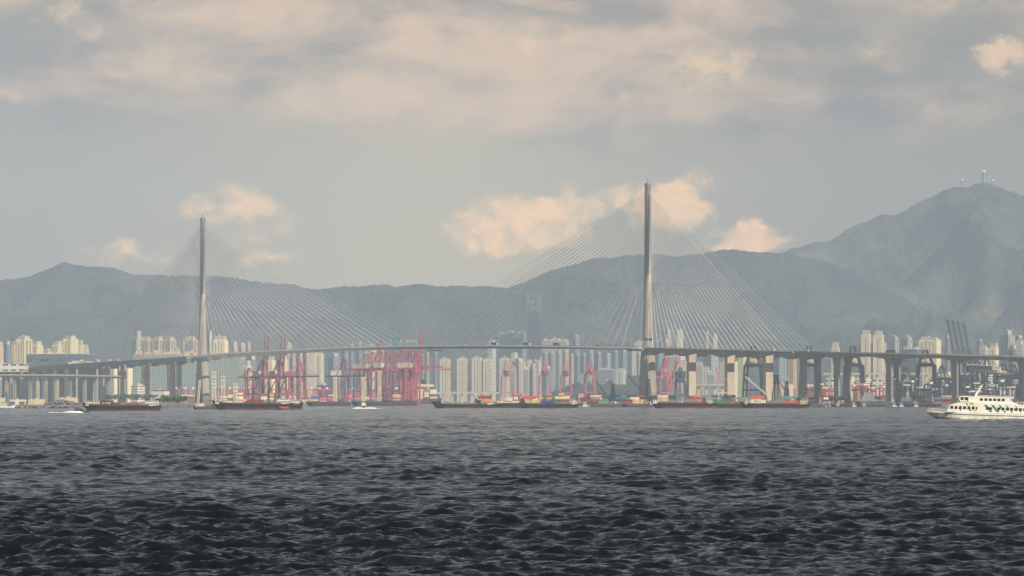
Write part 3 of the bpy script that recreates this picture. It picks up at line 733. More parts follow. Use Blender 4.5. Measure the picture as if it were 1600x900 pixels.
def tower(name, label, x0, x1, ytop, D, wall, style='bays', dep=None, accent=None, ybase=None, roof=None, group=None, cat='tower block', rz=None, crown=1.0, nb=None):
    turned = rz is None and wall in (F_bluef, F_grey, F_tan, F_teal2) and style == 'bays' and not accent
    rz = (R(-52) if turned else R(-18) if int(x0 * 7 + ytop) % 2 else R(-30)) if rz is None else rz
    W_ = (x1 - x0) / FPX * D; dep = dep or (min(W_ * .8, 26) if not turned else W_ * .62); H = Z(ytop, D); z0 = GZ if ybase is None else Z(ybase, D)
    w = max(3, (W_ - dep * abs(sin(rz))) / cos(rz)); w = max(w, W_ * .55)
    t = thing(name, label, cat, (X((x0 + x1) / 2, D), D, z0), rz, group); h = H - z0; rh = min(7.0, h * .1) * crown; hb = h - rh
    acc = accent or wall
    wl = MB()
    nb = nb or max(1, int(round(w / 13)))
    if style == 'bays':
        wl.bb(-w / 2 + 1, w / 2 - 1, -dep / 2 + 2.5, dep / 2 - 2.5, -1, hb)
        bw = w / nb
        for i in range(nb):
            c = -w / 2 + bw * (i + .5); dz = 0 if i % 2 == 0 else -2.2
            wl.bb(c - bw * .37, c + bw * .37, -dep / 2, dep / 2, -1, hb + dz)
        wl.bb(-w / 2, w / 2, -dep * .32, -dep * .08, -1, hb - 1.2); wl.bb(-w / 2, w / 2, dep * .1, dep * .34, -1, hb - 1.2)
    elif style == 'slab':
        wl.bb(-w / 2, w / 2, -dep / 2, dep / 2, -1, hb)
    wo = wl.build('wall', wall, t)
    if style == 'bays' and accent:
        for c in ([-w / 2 + .9, w / 2 - .9] if nb > 1 else [w / 2 - .9]):
            MB().bb(c - .9, c + .9, -dep / 2 - .4, dep / 2 + .35, 0, hb + 1.2).build('end_strip', accent, t)
    r = MB(); r.bb(-w / 2 + .4, w / 2 - .4, -dep / 2 + .4, dep / 2 - .4, hb - 1, hb + .7) if style == 'slab' else None
    n = max(1, int(w / 16))
    for i in range(n):
        c = -w / 2 + w / n * (i + .5); q = .26 if w > 26 else .37; r.bb(c - w / n * q, c + w / n * q, -dep * .3, dep * .3, hb - 1, hb + rh * (.75 if i % 2 else 1) * (.6 if D > 7300 else 1))
    r.build('roof', roof or mat('roof_grey', (.5, .47, .4), .8), t)
    if style == 'slab' or w > 20:
        m = MB().bb(-w * .08, w * .02, -dep * .1, dep * .1, hb + rh * .7, hb + rh + 1.6); m.build('plant_room', M_cream, t)
    return t

T = tower
# left group
T('tower_block', 'pink striped tower at the left edge behind the white terminal', -6, 6, 534, 5500, F_peach, 'bays')
T('tower_block', 'dark blue grey tower at the left edge between pink and yellow towers', 5, 18, 533, 5900, F_bluef)
T('tower_block', 'narrow yellow tower, left flank of the left yellow estate', 17, 30, 533, 5600, F_yel)
T('tower_block', 'tallest bright yellow stepped tower of the left yellow estate', 25, 50, 525, 5500, F_yelb, nb=3, accent=F_yel)
T('tower_block', 'yellow tower with white bands, right flank of the left yellow estate', 47, 68, 533, 5600, F_yel, nb=4)
T('low_building', 'small cream blocks in the gap between the two yellow estates', 69, 81, 545, 5900, F_cream, 'slab', cat='building')
T('tower_block', 'yellow tower, left flank of the second yellow estate', 81, 99, 533, 5600, F_yel, nb=4)
T('tower_block', 'tallest yellow stepped tower of the second yellow estate', 98, 122, 524.5, 5500, F_yelb, nb=3, accent=F_yel)
T('tower_block', 'yellow tower just right of the tallest in the second estate', 117, 132, 532, 5600, F_yel, nb=2)
T('tower_block', 'lowest yellow tower at the right end of the second estate', 129, 139, 538, 5650, F_yel, nb=1)
T('logistics_building', 'long low blue grey warehouse with pale roof deck under the yellow towers', 45, 146, 552, 5300, F_dark, 'slab', dep=60, cat='warehouse', crown=.3, rz=R(-6))
T('terminal_building', 'long white low building with dark window bands at left edge above the viaducts', -30, 43, 568.5, 5100, F_shed, 'slab', dep=40, ybase=580, cat='building', crown=.4, rz=R(-4))
T('white_building', 'white roofed toll building behind the viaduct bend', 108, 150, 563.5, 5150, F_white, 'slab', dep=30, cat='building', crown=.5, rz=R(-4))
for i, (a, b, y) in enumerate([(17, 27, 592), (30, 39, 592), (62, 70, 591), (80, 86, 591), (94, 99, 592), (107, 112, 590), (117, 121, 590), (0, 5, 594), (134, 139, 582)]):
    T('industrial_block', 'white striped industrial block, ' + NUM[i] + ' of those glimpsed under the left viaduct', a, b, y, 5350, F_white, 'slab', cat='building', group='white blocks behind the left viaduct piers', crown=.4)
for i, (a, b, y) in enumerate([(146, 158, 562), (166, 176, 561.5), (178, 190, 562)]):
    T('low_building', ['low cream roofs peeping over the left deck, left of three', 'low cream roofs peeping over the left deck, middle of three', 'low cream roofs peeping over the left deck, right of three'][i], a, b, y, 5600, F_cream, 'slab', cat='building', group='cream roofs behind the left back span')
# estate round the left pylon
T('tower_block', 'tall pale tower with green roof steps left of the peach striped estate', 205, 224, 517, 5600, F_teal2, nb=2, crown=1.6)
for i, (a, b) in enumerate([(219, 238), (238, 257), (256, 275), (287, 309)]):
    T('tower_block', 'grey green tower with peach end strips, %s from left beside the left pylon' % NUM[i], a, b, 526, 5600, F_grey, nb=3, accent=F_peach, group='grey towers with peach strips')
T('podium_block', 'long grey green slab block with peach roof band left of the left pylon', 208, 284, 548.5, 5450, F_teal, 'slab', dep=26, cat='housing block', roof=F_peach, crown=.9, rz=R(-8))
T('podium_block', 'grey green slab block with peach roof band directly left of the left pylon', 285, 316, 549.5, 5430, F_teal, 'slab', dep=26, cat='housing block', roof=F_peach, rz=R(-8))
T('podium_block', 'cream stepped top block above the peach roof band', 273, 284, 544, 5600, F_cream, 'slab', cat='housing block')
T('housing_block', 'grey slab housing below the deck between the two left portal piers', 150, 204, 571, 5500, F_teal, 'slab', dep=24, cat='housing block', rz=R(-8))
T('tower_block', 'narrow tower with bright yellow flank seen through the left portal pier arch', 178, 184, 570, 5300, F_yelb, 'slab', dep=14)
T('tower_block', 'slim tower with a bright yellow flank, right of the second left portal pier', 200, 205, 570, 5300, F_yelb, 'slab', dep=14)
T('tower_block', 'pale green tower immediately right of the left pylon', 323, 333, 517, 5550, F_teal2, nb=1, crown=1.5)
T('tower_block', 'cream yellow tower with regular windows right of the left pylon', 332, 357, 525, 5550, F_yelb, nb=4, dep=18)
T('podium_block', 'wide green grey slab block under the deck right of the left pylon', 324, 378, 551, 5450, F_teal, 'slab', dep=26, cat='housing block', roof=F_peach, rz=R(-8))
T('tower_block', 'cream tower with arched top behind the leftmost red crane', 377, 394, 563, 5300, F_cream, nb=2, crown=1.3)
T('tower_block', 'grey glass tower behind the cream arched top', 384, 402, 556, 5700, F_bluef, nb=2)
T('tower_block', 'bright yellow block between the two raised red booms', 414, 431, 557, 5600, F_yelb, nb=3)
T('tower_block', 'cream block right of the second raised red boom', 438, 450, 556, 5600, F_yel, nb=2)
for i, (a, b) in enumerate([(452, 463), (463, 474), (474, 484)]):
    T('tower_block', 'pale grey striped slab, %s of three right of the raised red booms' % NUM[i], a, b, 551, 6200, F_tan, nb=2, group='pale towers right of the raised booms')
T('tower_block', 'tall hazy tower with yellow flank left of the red crane cluster', 492, 506, 549, 6600, F_cream, nb=2, accent=F_yelb)
T('tower_block', 'hazy blue tower behind the fourth red crane', 512, 532, 552, 7300, F_bluef, nb=2)
T('office_block', 'dark blue low office left of the red crane cluster', 495, 512, 599, 5900, F_glass, 'slab', cat='building')
for i, (a, b, y, D) in enumerate([(360, 372, 532, 8000), (372, 384, 534, 8000), (384, 392, 532, 8000), (443, 456, 533, 8200)]):
    T('tower_block', 'very faint pink roofed far tower, %s one behind the left stay cables' % NUM[i], a, b, y, D, F_tan, nb=2, roof=F_peach, group='faint far towers behind left cables')
T('tower_block', 'hazy pale tower with yellow streak under the left part of the main span', 470, 496, 546, 8000, F_tan, nb=2)
for i, (a, b, y, D, f_) in enumerate([(568, 592, 538, 7900, F_cream), (592, 600, 540, 8000, F_tan), (545, 553, 535, 8000, F_bluef), (556, 566, 533, 8100, F_bluef), (533, 545, 540, 7800, F_bluef)]):
    T('tower_block', 'faint block over the deck behind the pink cranes, %s of five' % NUM[i], a, b, y, D, f_, nb=2, group='faint blocks over the deck behind the red cranes')
for i, (a, b, y) in enumerate([(640, 648, 549), (650, 656, 549), (657, 663, 552), (664, 671, 548), (676, 684, 548)]):
    T('tower_block', 'thin hazy blue tower, %s from left behind the long pink booms' % NUM[i], a, b, y, 8000, F_bluef if i != 3 else F_tan, nb=1, group='hazy towers behind the pink booms')
# middle
mid = [(687, 704, 558), (714, 731, 557), (737, 754, 556), (755, 769, 558)]
for i, (a, b, y) in enumerate(mid):
    T('tower_block', 'tall cream tower with warm edges, %s from left above the low cream bridge' % NUM[i], a, b, y, 7400, F_cream, nb=3, accent=F_yel, group='tall cream towers above the low bridge', rz=R(-14))
T('tower_block', 'cream tower behind the faint pink crane, right of the low cream bridge', 780, 797, 557, 7500, F_cream, nb=3, accent=F_yel)
T('office_block', 'wide faint white building above the deck, left of the glass skyscraper', 778, 823, 517, 9000, F_bluef, 'slab', cat='building')
T('office_block', 'small faint white building above the deck, left of the wide one', 762, 775, 530, 8800, F_white, 'slab', cat='building')
sk = thing('skyscraper', 'tall faint glass skyscraper with open crown frame behind the main span', 'skyscraper', (X(834.5, 8900), 8900, GZ), R(-8))
H = Z(460, 8900) - GZ; hw = 17.5
MB().bb(-hw, hw, -hw, hw, 0, H * .83).build('wall', F_glass, sk)
m = MB()
for (x, y) in ((-1, -1), (1, -1), (1, 1), (-1, 1)): m.bar((x * hw, y * hw, H * .83), (x * hw, y * hw, H), 3)
for z in (.88, .94, 1.0):
    for (p, q) in (((-1, -1), (1, -1)), ((1, -1), (1, 1)), ((1, 1), (-1, 1)), ((-1, 1), (-1, -1))): m.bar((p[0] * hw, p[1] * hw, H * z), (q[0] * hw, q[1] * hw, H * z), 2)
m.build('crown_frame', M_lumin, sk); MB().bb(-8, 8, -8, 8, H * .83, H * .95).build('core', F_bluef, sk)
T('office_block', 'wide faint tan building over the deck, right of the glass skyscraper', 847, 889, 528, 8600, F_tan, 'slab', cat='building', roof=M_cream)
T('tower_block', 'faint thin pair tower over the deck halfway between skyscraper and right pylon', 893, 906, 522, 8700, F_bluef, nb=2)
T('tower_block', 'faint white slab over the deck just left of the right pylon', 991, 1006, 532, 8600, F_white, 'slab')
x = 797; i = 0; rnd = random.Random(5)
while x < 1000:
    w_ = rnd.choice([8, 9, 10, 11, 13]); y = rnd.choice([546, 548, 550, 552, 545.5]) if x > 845 else rnd.choice([552, 556, 549, 560])
    D = rnd.choice([7900, 8100, 8300, 8500])
    f_ = rnd.choice([F_bluef, F_bluef, F_tan, F_grey, F_cream])
    T('tower_block', 'slim hazy tower, %s from left in the row under the span\'s right half' % NUM[i], x, x + w_, y, D, f_, nb=rnd.choice([1, 2]), group='long row of hazy towers below the main span')
    x += w_ + rnd.choice([-1, 0, 1, 2]); i += 1
for i, (a, b, y, f_) in enumerate([(797, 812, 571, F_cream), (800, 822, 560, F_tan), (813, 826, 573, F_bluef), (827, 838, 568, F_tan), (838, 846, 562, F_cream), (846, 862, 572, F_bluef)]):
    T('tower_block', 'nearer warm roofed tower, %s from left beside the faint pink crane tops' % NUM[i], a, b, y, 7300, f_, nb=2, group='nearer towers around the faint pink cranes', roof=F_peach)
T('office_block', 'low grey blue block on the wooded slope left of the right pylon', 932, 962, 575.5, 7300, F_bluef, 'slab', cat='building', ybase=600)
T('office_block', 'round cornered pale block on the wooded slope by the right pylon', 961, 979, 576, 7250, facade('pale_bands', (.5, .55, .54), (.3, .35, .36), 30, 6, .9, .3), 'bays', cat='building', ybase=600)
T('office_block', 'low green tinged block at the left end of the wooded slope', 906, 925, 583, 7350, F_teal, 'slab', cat='building', ybase=600)
# right
for i, (a, b, y) in enumerate([(1036, 1049, 513), (1057, 1068, 512.5), (1100, 1108, 517), (1114, 1121, 519.5)]):
    T('tower_block', 'tall faint pale tower, %s from left behind the right stay cables' % NUM[i], a, b, y, 8600, F_cream if i in (1, 3) else F_tan, nb=1, group='tall faint towers behind the right cables')
T('office_block', 'white office with dark storey bands between right pylon and first pier', 1040, 1071, 552, 6100, F_white, 'slab', cat='building')
T('tower_block', 'hazy grey tower right of the right pylon below the deck', 1021, 1037, 548, 7800, F_bluef, nb=2)
T('tower_block', 'peach tinted block between the white office and the first right pier', 1058, 1075, 563, 5300, F_peach, 'slab')
T('tower_block', 'hazy grey tower pair between the first two right piers', 1099, 1123, 549, 7600, F_grey, nb=4)
T('industrial_block', 'tan industrial block right of the first right pier', 1085, 1100, 566, 5900, F_tan, 'slab', cat='building')
T('industrial_block', 'pale green industrial block right of the first right pier', 1096, 1111, 573, 5700, F_teal2, 'slab', cat='building')
T('industrial_block', 'grey gabled industrial block in front of the pale green one', 1104, 1120, 581, 5500, F_grey, 'slab', cat='building')
T('industrial_block', 'cream block on both sides of the second right pier', 1124, 1153, 560, 6300, F_cream, 'slab', cat='building')
T('industrial_block', 'lime green topped block behind the second right pier', 1153, 1166, 553, 6500, facade('lime_block', (.6, .68, .3), (.3, .35, .2), 4, 5, .4, .4), 'slab', cat='building')
T('tower_block', 'hazy blue tower between third right pier and viaduct bent', 1203, 1230, 552, 7400, F_bluef, nb=3)
T('tower_block', 'orange cream tower left of the first slender viaduct piers', 1230, 1246, 556, 6300, facade('amber_flats', (.66, .42, .2), (.2, .2, .2), 3.2, 5, .5, .6), nb=2)
T('hospital_block', 'small bright white box building over the viaduct, left of the tall cream pair', 1298, 1313, 535, 6900, F_white, 'slab', cat='building', crown=1.8)
T('tower_block', 'grey twin slab under the tall cream pair', 1339, 1385, 530, 7000, F_tan, nb=6)
T('tower_block', 'cream tower with white crown, left of the tall pair at right', 1345, 1362, 516, 6800, F_cream, nb=2, crown=1.5, accent=F_yelb)
T('tower_block', 'cream tower with white crown, right one of the tall pair at right', 1364, 1382, 517, 6800, F_cream, nb=2, crown=1.5, accent=F_yelb)
for i, (a, b) in enumerate([(1390, 1405), (1409, 1426)]):
    T('tower_block', 'hazy grey white tower, %s of two between cream pair and wide cream block' % ('left' if i == 0 else 'right'), a, b, 524.5, 7900, F_grey, nb=2)
T('tower_block', 'wide bright cream block behind the dark crane at right', 1434, 1471, 526, 6700, F_yelb, nb=5)
T('office_block', 'dark blue box building in front of the wide bright cream block', 1407, 1440, 541, 6200, F_dark, 'slab', cat='building')
T('tower_block', 'thin tower between wide cream block and the four raised booms', 1476, 1484, 523, 7300, F_bluef, nb=1)
T('tower_block', 'hazy blue tower right of the four raised booms', 1525, 1536, 528, 7600, F_bluef, nb=1)
T('office_block', 'white slab with blue windows right of the four raised booms', 1530, 1545, 540, 7000, F_white, 'slab', cat='building')
T('tower_block', 'yellow stepped tower right of the raised booms', 1544, 1562, 536, 6600, F_yelb, nb=2, crown=1.4)
T('tower_block', 'tall blue grey tower with stepped crown near the right edge', 1562, 1586, 516, 7000, F_grey, nb=3, crown=1.7)
T('tower_block', 'grey tower behind the tall blue grey one near the right edge', 1580, 1600, 524, 7300, F_bluef, nb=2)
T('tower_block', 'grey white banded slab at the right edge', 1577, 1606, 533, 6500, F_white, 'slab')
T('tower_block', 'purple grey block in front of the tall tower near the right edge', 1575, 1590, 540, 6200, F_bluef, nb=2)
T('tower_block', 'tall grey tower beyond the right edge', 1604, 1630, 520, 6900, F_grey, nb=2)
for i, (a, b, y) in enumerate([(1205, 1240, 600), (1290, 1306, 590), (1316, 1337, 588), (1337, 1362, 591), (1363, 1380, 592)]):
    T('car_park_building', 'cream low building with floor bands, %s from left behind the slender viaduct piers' % NUM[i], a, b, y, 5200, [F_cream, F_shed, F_cream, F_white, F_shed][i], 'slab', cat='building', group='cream low buildings behind the viaduct', crown=.4)
for i, (a, b, y) in enumerate([(1385, 1402, 606), (1412, 1430, 612), (1440, 1458, 610), (1540, 1560, 600), (1560, 1588, 605), (1590, 1615, 600)]):
    T('port_shed', 'pale port shed, %s from left in the crowded yard at right' % NUM[i], a, b, y, 4300, [F_white, F_shed, F_cream][i % 3], 'slab', cat='shed', group='pale sheds in the right yard', crown=.3)
T('storage_tank', 'round pale building with ring storey in the right yard', 1536, 1554, 579, 4700, F_white, 'bays', cat='building')
for i, (a, b, y) in enumerate([(1452, 1472, 590), (1486, 1500, 597), (1410, 1428, 592), (1555, 1575, 585)]):
    T('port_office', 'grey port office, %s from left behind the dark cranes' % NUM[i], a, b, y, 4800, F_bluef, 'slab', cat='building', group='grey port offices behind the dark cranes')
T('low_building', 'tiled roof pavilion between left portal pier and its neighbour, red roof', 236, 264, 609.5, 4600, F_shed, 'slab', cat='building', roof=mat('red_roof', (.25, .07, .05), .8), dep=20)
T('low_building', 'white villa like office with open floors left of the second portal pier', 206, 226, 600, 4700, F_white, 'slab', cat='building', dep=20)
T('quay_shed', 'cream boat shed with blue doors on the left shore', 16, 40, 625, 2900, F_shed, 'slab', dep=14, cat='shed', crown=.2, rz=R(-5))
T('quay_shed', 'sand coloured double shed on the left shore beside the scrap heap', 46, 69, 624.5, 2950, mat('sand_wall', (.68, .55, .34), .7), 'slab', dep=14, cat='shed', crown=.2, rz=R(-5))
T('quay_shed', 'bright sand coloured depot behind the scrap heap', 94, 121, 621.5, 3300, mat('sand_wall', (.68, .55, .34), .7), 'slab', dep=14, cat='shed', crown=.4, rz=R(-5))
T('quay_shed', 'low yellow store at the left edge behind the blue boat', -8, 8, 622, 3300, mat('sand_wall', (.68, .55, .34), .7), 'slab', dep=14, cat='shed', crown=.3, rz=R(-5))

# radomes on the mountain top
def radome(label, px, py, r, post, D=12990):
    t = thing('radar_station', label, 'radar station', (X(px, D), D, Z(py, D) - post - r - 8)); MB().lathe((0, 0, 0), [(r * .8, -14), (r * .72, post + 8)], 12).build('tower', M_conc2, t)
    MB().sphere((0, 0, post + 8 + r * .8), r, 16, 10).build('radome', M_white, t, True); MB().lathe((0, 0, post + 6.8), [(r * .9, 0), (r * .9, 1.6)], 12).build('gallery', M_conc2, t)
radome('white ball radar dome on a tall tower at the mountain summit', 1537, 268, 8.5, 32)
radome('small white ball radar dome left of the summit tower', 1503, 281, 6, 9)
radome('flat white dome on the slope right of the summit tower', 1551, 281.5, 6, 3)
# ------------------------------------------------------------ cranes
def quay_crane(label, px, D, th, H, apex, m_, boomL=55, back=18, up=None, gx=22, gy=20, house=None, hs=1.0, group=None, thick=1.9, z0=GZ, m2=None, bt=1.0):
    """ship-to-shore crane. x runs out along the boom, th turns it; up = boom angle when raised"""
    m2 = m2 or m_; house = house or M_cream
    t = thing('quay_crane', label, 'crane', (X(px, D), D, z0), R(th), group)
    k = thick
    for x in (-gx / 2, gx / 2):
        for y in (-gy / 2, gy / 2): MB().bar((x, y * 1.08, 1.2), (x, y * .86, H), k, k * 1.1).build('leg', m_, t)
        MB().bar((x, -gy / 2 * 1.25, 1.4), (x, gy / 2 * 1.25, 1.4), 1.6, 2.2).build('sill_beam', m_, t)
        MB().bar((x, -gy / 2, H * .34), (x, gy / 2, H * .34), k * .9, k).build('portal_beam', m_, t)
        MB().bar((x, -gy / 2 * .9, H - 1), (x, gy / 2 * .9, H - 1), k, k * 1.2).build('top_beam', m_, t)
    for y in (-gy / 2, gy / 2):
        MB().bar((-gx / 2, y, H * .34), (gx / 2, y, H * .34), k * .8, k).build('portal_beam', m_, t)
        MB().bar((-gx / 2, y, H * .36), (gx / 2, y * .88, H * .96), k * .55).build('brace', m_, t)
    g = MB()
    for y in (-3.2, 3.2): g.bar((-gx / 2 - back, y, H + 1.2), (gx / 2 + 2, y, H + 1.2), 1.3, 2.4)
    for i in range(8): x = -gx / 2 - back + i * (gx + back) / 7; g.bar((x, -3.2, H + 1.2), (x, 3.2, H + 1.2), .7)
    g.build('girder', m2, t)
    # boom: two rails with cross ties
    b = MB(); hx = gx / 2 + 2; a = R(up or 0)
    def bp(s, y, dz=0): return (hx + s * cos(a) - dz * sin(a), y, H + 1.2 + s * sin(a) + dz * cos(a))
    for y in (-3.2, 3.2):
        b.bar(bp(0, y), bp(boomL, y), 1.1 * bt, 1.7 * bt); b.bar(bp(0, y, 3.4), bp(boomL * .96, y, 2.2), .5, .5)
    n = int(boomL / 6)
    for i in range(n + 1):
        s = boomL * i / n; b.bar(bp(s, -3.2), bp(s, 3.2), .8)
        for y in (-3.2, 3.2): b.bar(bp(s, y), bp(min(boomL, s + boomL / n / 2), y, 3), .35)
    if bt > 1: b.box(bp(boomL, 0), (3.6, 6, 3.6))
    b.build('boom', m2, t)
    # A frame
    f = MB(); ax = gx / 2 - 3
    for y in (-gy / 2 * .8, gy / 2 * .8):
        f.bar((gx / 2, y, H), (ax, y * .22, apex), k * .75); f.bar((-gx / 2 + 2, y, H), (ax - 2, y * .22, apex), k * .5)
    f.box((ax - 1, 0, apex), (5, gy * .3, 2)); f.bar((gx / 2 - 1, -gy * .26, (H + apex) / 2), (gx / 2 - 1, gy * .26, (H + apex) / 2), k * .6)
    f.build('apex_frame', m_, t)
    s = MB()
    for y in (-2, 2):
        if up: s.bar((ax, y, apex), bp(boomL * .5, y, 1), .35)
        else:
            s.bar((ax, y, apex), bp(boomL * .5, y), .4); s.bar((ax, y, apex), bp(boomL * .93, y), .4)
        s.bar((ax, y, apex), (-gx / 2 - back * .8, y, H + 2), .4)
    s.build('stay', m_, t)
    h = MB().bb(-gx / 2 - 7 * hs, -gx / 2 + 9 * hs, -4.6 * hs, 4.6 * hs, H + 2.6, H + 2.6 + 7 * hs); hh = h.build('machinery_house', house, t)
    MB().bb(-gx / 2 - 7.3 * hs, -gx / 2 + 9.3 * hs, -4.9 * hs, 4.9 * hs, H + 2.6 + 7 * hs, H + 3.3 + 7 * hs).build('roof', M_white, hh)
    MB().bb(gx / 2 - 8, gx / 2 - 4, -1.6, 1.6, H - 4.4, H - 1).build('operator_cab', M_white, t)
    MB().lattice((-gx / 2 + 1, gy * .62, 1), (-gx / 2 + 1, gy * .48, H), 2, 9, .25, (1, 0, 0)).build('stair_tower', m_, t)
    for x in (-gx / 2, gx / 2):
        for y in (-gy / 2 * 1.15, gy / 2 * 1.15): MB().box((x, y, .6), (1.6, 6, 1.3)).build('bogie', M_dark, t)
    return t

Q = quay_crane
Q('crimson quay crane with raised ladder boom, left one of the raised pair', 408, 4900, -52, 41, 68, M_red2, 66, 16, 86, m2=M_red2, thick=2.2)
Q('crimson quay crane with raised ladder boom, right one of the raised pair', 433.5, 4890, -52, 41, 68, M_red2, 66, 16, 86, m2=M_red2, thick=2.2)
Q('red quay crane with lowered boom right of the two raised booms', 463, 4880, -14, 41, 65, M_red, 26, 16, None, m2=M_dark, gx=20, house=M_red)
Q('dark pink quay crane with lowered boom left of the crowded pink cluster', 533, 4800, -10, 41, 69, M_red2, 26, 16, None, m2=M_dark, gx=18)
Q('low red crane girder reaching left beside the leftmost raised boom', 392, 4960, 170, 40, 56, M_red2, 12, 22, None, m2=M_dark, gx=14, gy=14)
cl = [(566, 4990, 54, 80, None), (577, 4960, 54, 82, 76), (589, 5010, 56, 86, None), (600, 4940, 55, 82, None), (612, 5000, 53, 84, None), (624, 4930, 55, 86, None), (638, 4980, 57, 88, None)]
for i, (px, D, H, A, up) in enumerate(cl):
    Q('pink quay crane, %s from left in the crowded pink crane cluster' % NUM[i], px, D, -30 - (i % 3) * 6, H, A, M_red, 50, 16, up, gx=22, gy=20, group='pink quay cranes crowded together', thick=1.45, house=M_white)
Q('tall pink quay crane with steeply raised boom, rightmost of the pink cluster', 645, 4850, -20, 54, 82, M_red, 60, 20, 84, gx=17, gy=18, thick=2.3)
Q('pink quay crane whose long double boom points right over the channel', 637, 4870, -8, 52, 86, M_red, 62, 20, None, gx=18, gy=18, thick=2.0)
for i, (px, a, h) in enumerate([(791, 83, 57), (851, 83, 57), (884, 83, 57)]):
    Q('faint mauve crane seen end on, %s of three behind the container stacks in mid channel' % NUM[i], px, 6500, -88, h, a + 5, M_red, 44, 20, None, gx=22, gy=24, house=M_dark, hs=1.2, group='three faint cranes seen end on', m2=M_dark)
Q('clear pink crane seen end on above the stacks left of the derrick barges', 921.5, 5600, -85, 54, 76, M_red, 44, 16, None, gx=18, gy=18, thick=2.6, house=M_red)
Q('pink crane with raised boom just right of the right pylon foot', 1037, 5200, -70, 48, 76, M_red, 50, 18, 82, gx=18, gy=20, thick=2.2)
Q('faint pink crane with raised boom behind the first right portal pier', 1057, 5900, -75, 48, 80, M_red, 56, 18, 86, gx=16, gy=18)
for i, px in enumerate((1096, 1121, 1150, 1160, 442, 610)):
    if px > 900: Q('small faint pink crane, %s between the right portal piers' % NUM[i], px, 7000, -60 - 30 * (i % 2), 36, 66, M_red, 44, 12, 80 if i % 2 else None, gx=16, gy=18, group='small faint pink cranes between the right piers')
for i, (px, D, hs) in enumerate([(1178, 4330, 1.35), (1266, 4320, 1.45), (1334, 4330, 1.45), (1447, 4300, 1.4)]):
    Q(['dark navy quay crane with cream machinery house between second and third right portal piers', 'dark navy quay crane with cream house behind the first slender viaduct piers',
       'dark navy quay crane with cream house right of the second viaduct bent', 'dark navy quay crane with two pale boards left of the raised booms'][i], px, D, -104, 55, 81 + (i == 3) * -6, M_dark, 40, 22, None, gx=26, gy=26, hs=hs, thick=2.9, house=M_cream, group='dark quay cranes behind the right viaduct')
for i in range(4):
    Q('dark crane with slim grey boom raised, %s from left of the four raised together' % NUM[i], 1508 + 8 * i, 4250 + i * 38, 172, 45, 62, M_dark, 71, 14, 79.5, gx=20, gy=16, m2=mat('boom_slate', (.10, .11, .13), .45), thick=2.6, hs=.9, house=M_dark, bt=2.5, group='four cranes with raised grey booms')
Q('dark crane with boom sloping down to the right, right of the four raised booms', 1546, 4420, 160, 42, 66, M_dark, 30, 26, 40, gx=18, gy=18, house=M_cream, hs=1.1, thick=2.4, m2=M_lumin)
Q('dark quay crane with cream sign house near the right edge', 1568, 4480, -100, 40, 58, M_dark, 34, 20, None, gx=22, gy=22, house=M_cream, hs=1.2, thick=2.4)
for i, (px, D, H, th) in enumerate([(1412, 4820, 36, -70), (1474, 4780, 38, -120), (1497, 4860, 34, -60), (1585, 4800, 40, -110), (1606, 4700, 36, -75)]):
    Q('smaller dark crane, %s from left in the dark jumble behind the ferry' % NUM[i], px, D, th, H, H + 20, M_dark, 30, 16, None, gx=20, gy=22, hs=1.1, thick=2.4, house=[M_dark, M_cream, M_white][i % 3], group='smaller dark cranes behind the ferry')
Q('squat dark blue crane block left of the first right portal pier', 1063, 4300, -95, 32, 50, mat('crane_slate', (.06, .11, .14), .5), 18, 12, None, gx=17, gy=14, house=mat('crane_slate', (.06, .11, .14), .5), hs=1.6, thick=3.2)

def yard_gantry(label, px, D, H, w, m_, group, th=0, src=[{}]):
    key = (m_.name, H, w)
    if key in src[0]: return dup(src[0][key], (X(px, D), D, GZ), R(th), label)
    t = thing('yard_gantry', label, 'gantry crane', (X(px, D), D, GZ), R(th), group)
    for x in (-w / 2, w / 2):
        for y in (-5, 5): MB().bar((x, y, .5), (x, y, H - 1.5), 1.3).build('leg', m_, t)
        MB().bar((x, -6, 1.2), (x, 6, 1.2), 1.3).build('sill_beam', m_, t)
    for y in (-4, 4): MB().bar((-w / 2 - 1, y, H - 1), (w / 2 + 1, y, H - 1), 1.1, 1.8).build('girder', m_, t)
    MB().bb(-2.5, 2.5, -4, 4, H, H + 2.4).build('trolley', M_white, t); MB().bb(-w / 2 - 1.2, -w / 2 + 1.2, -3, 3, H * .12, H * .25).build('power_pack', M_white, t)
    src[0][key] = t; return t
i = 0
for (px, D, H, w, th) in [(1236, 3900, 22, 8, 80), (1259, 3950, 23, 7, 75), (1266, 3880, 23, 7, 80), (1282, 3920, 23, 8, 80), (1290, 3890, 23, 7, 80), (1298, 3950, 22, 12, 20), (1331, 3900, 21, 12, 30), (1347, 3940, 21, 10, 20), (1360, 3880, 21, 9, 60), (1377, 3960, 24, 14, 15)]:
    g_ = yard_gantry('bright red rubber tyred yard gantry, %s from left behind the slender viaduct piers' % NUM[i], px, D, 23, 10, mat('gantry_red', (.50, .09, .08), .5, var=.25), 'red yard gantries', max(th, 55)); g_.scale = (1, 1, .84 + .19 * ((i * 5) % 4) / 3); i += 1
for i, px in enumerate((1402, 1414, 1425, 1436, 1450, 1462, 1476, 1487, 1512, 1526, 1540, 1552, 1564, 1578, 1592, 1606)):
    g_ = yard_gantry('dark yard gantry, %s from left in the crowded yard behind the ferry' % NUM[i], px + [0, 3, -2][i % 3], 3980 + (i * 67) % 260, 26, 11, M_dark, 'dark yard gantries at right', [20, 70, 45, 60][i % 4]); g_.scale = (1, 1, .7 + .4 * ((i * 7) % 5) / 4)
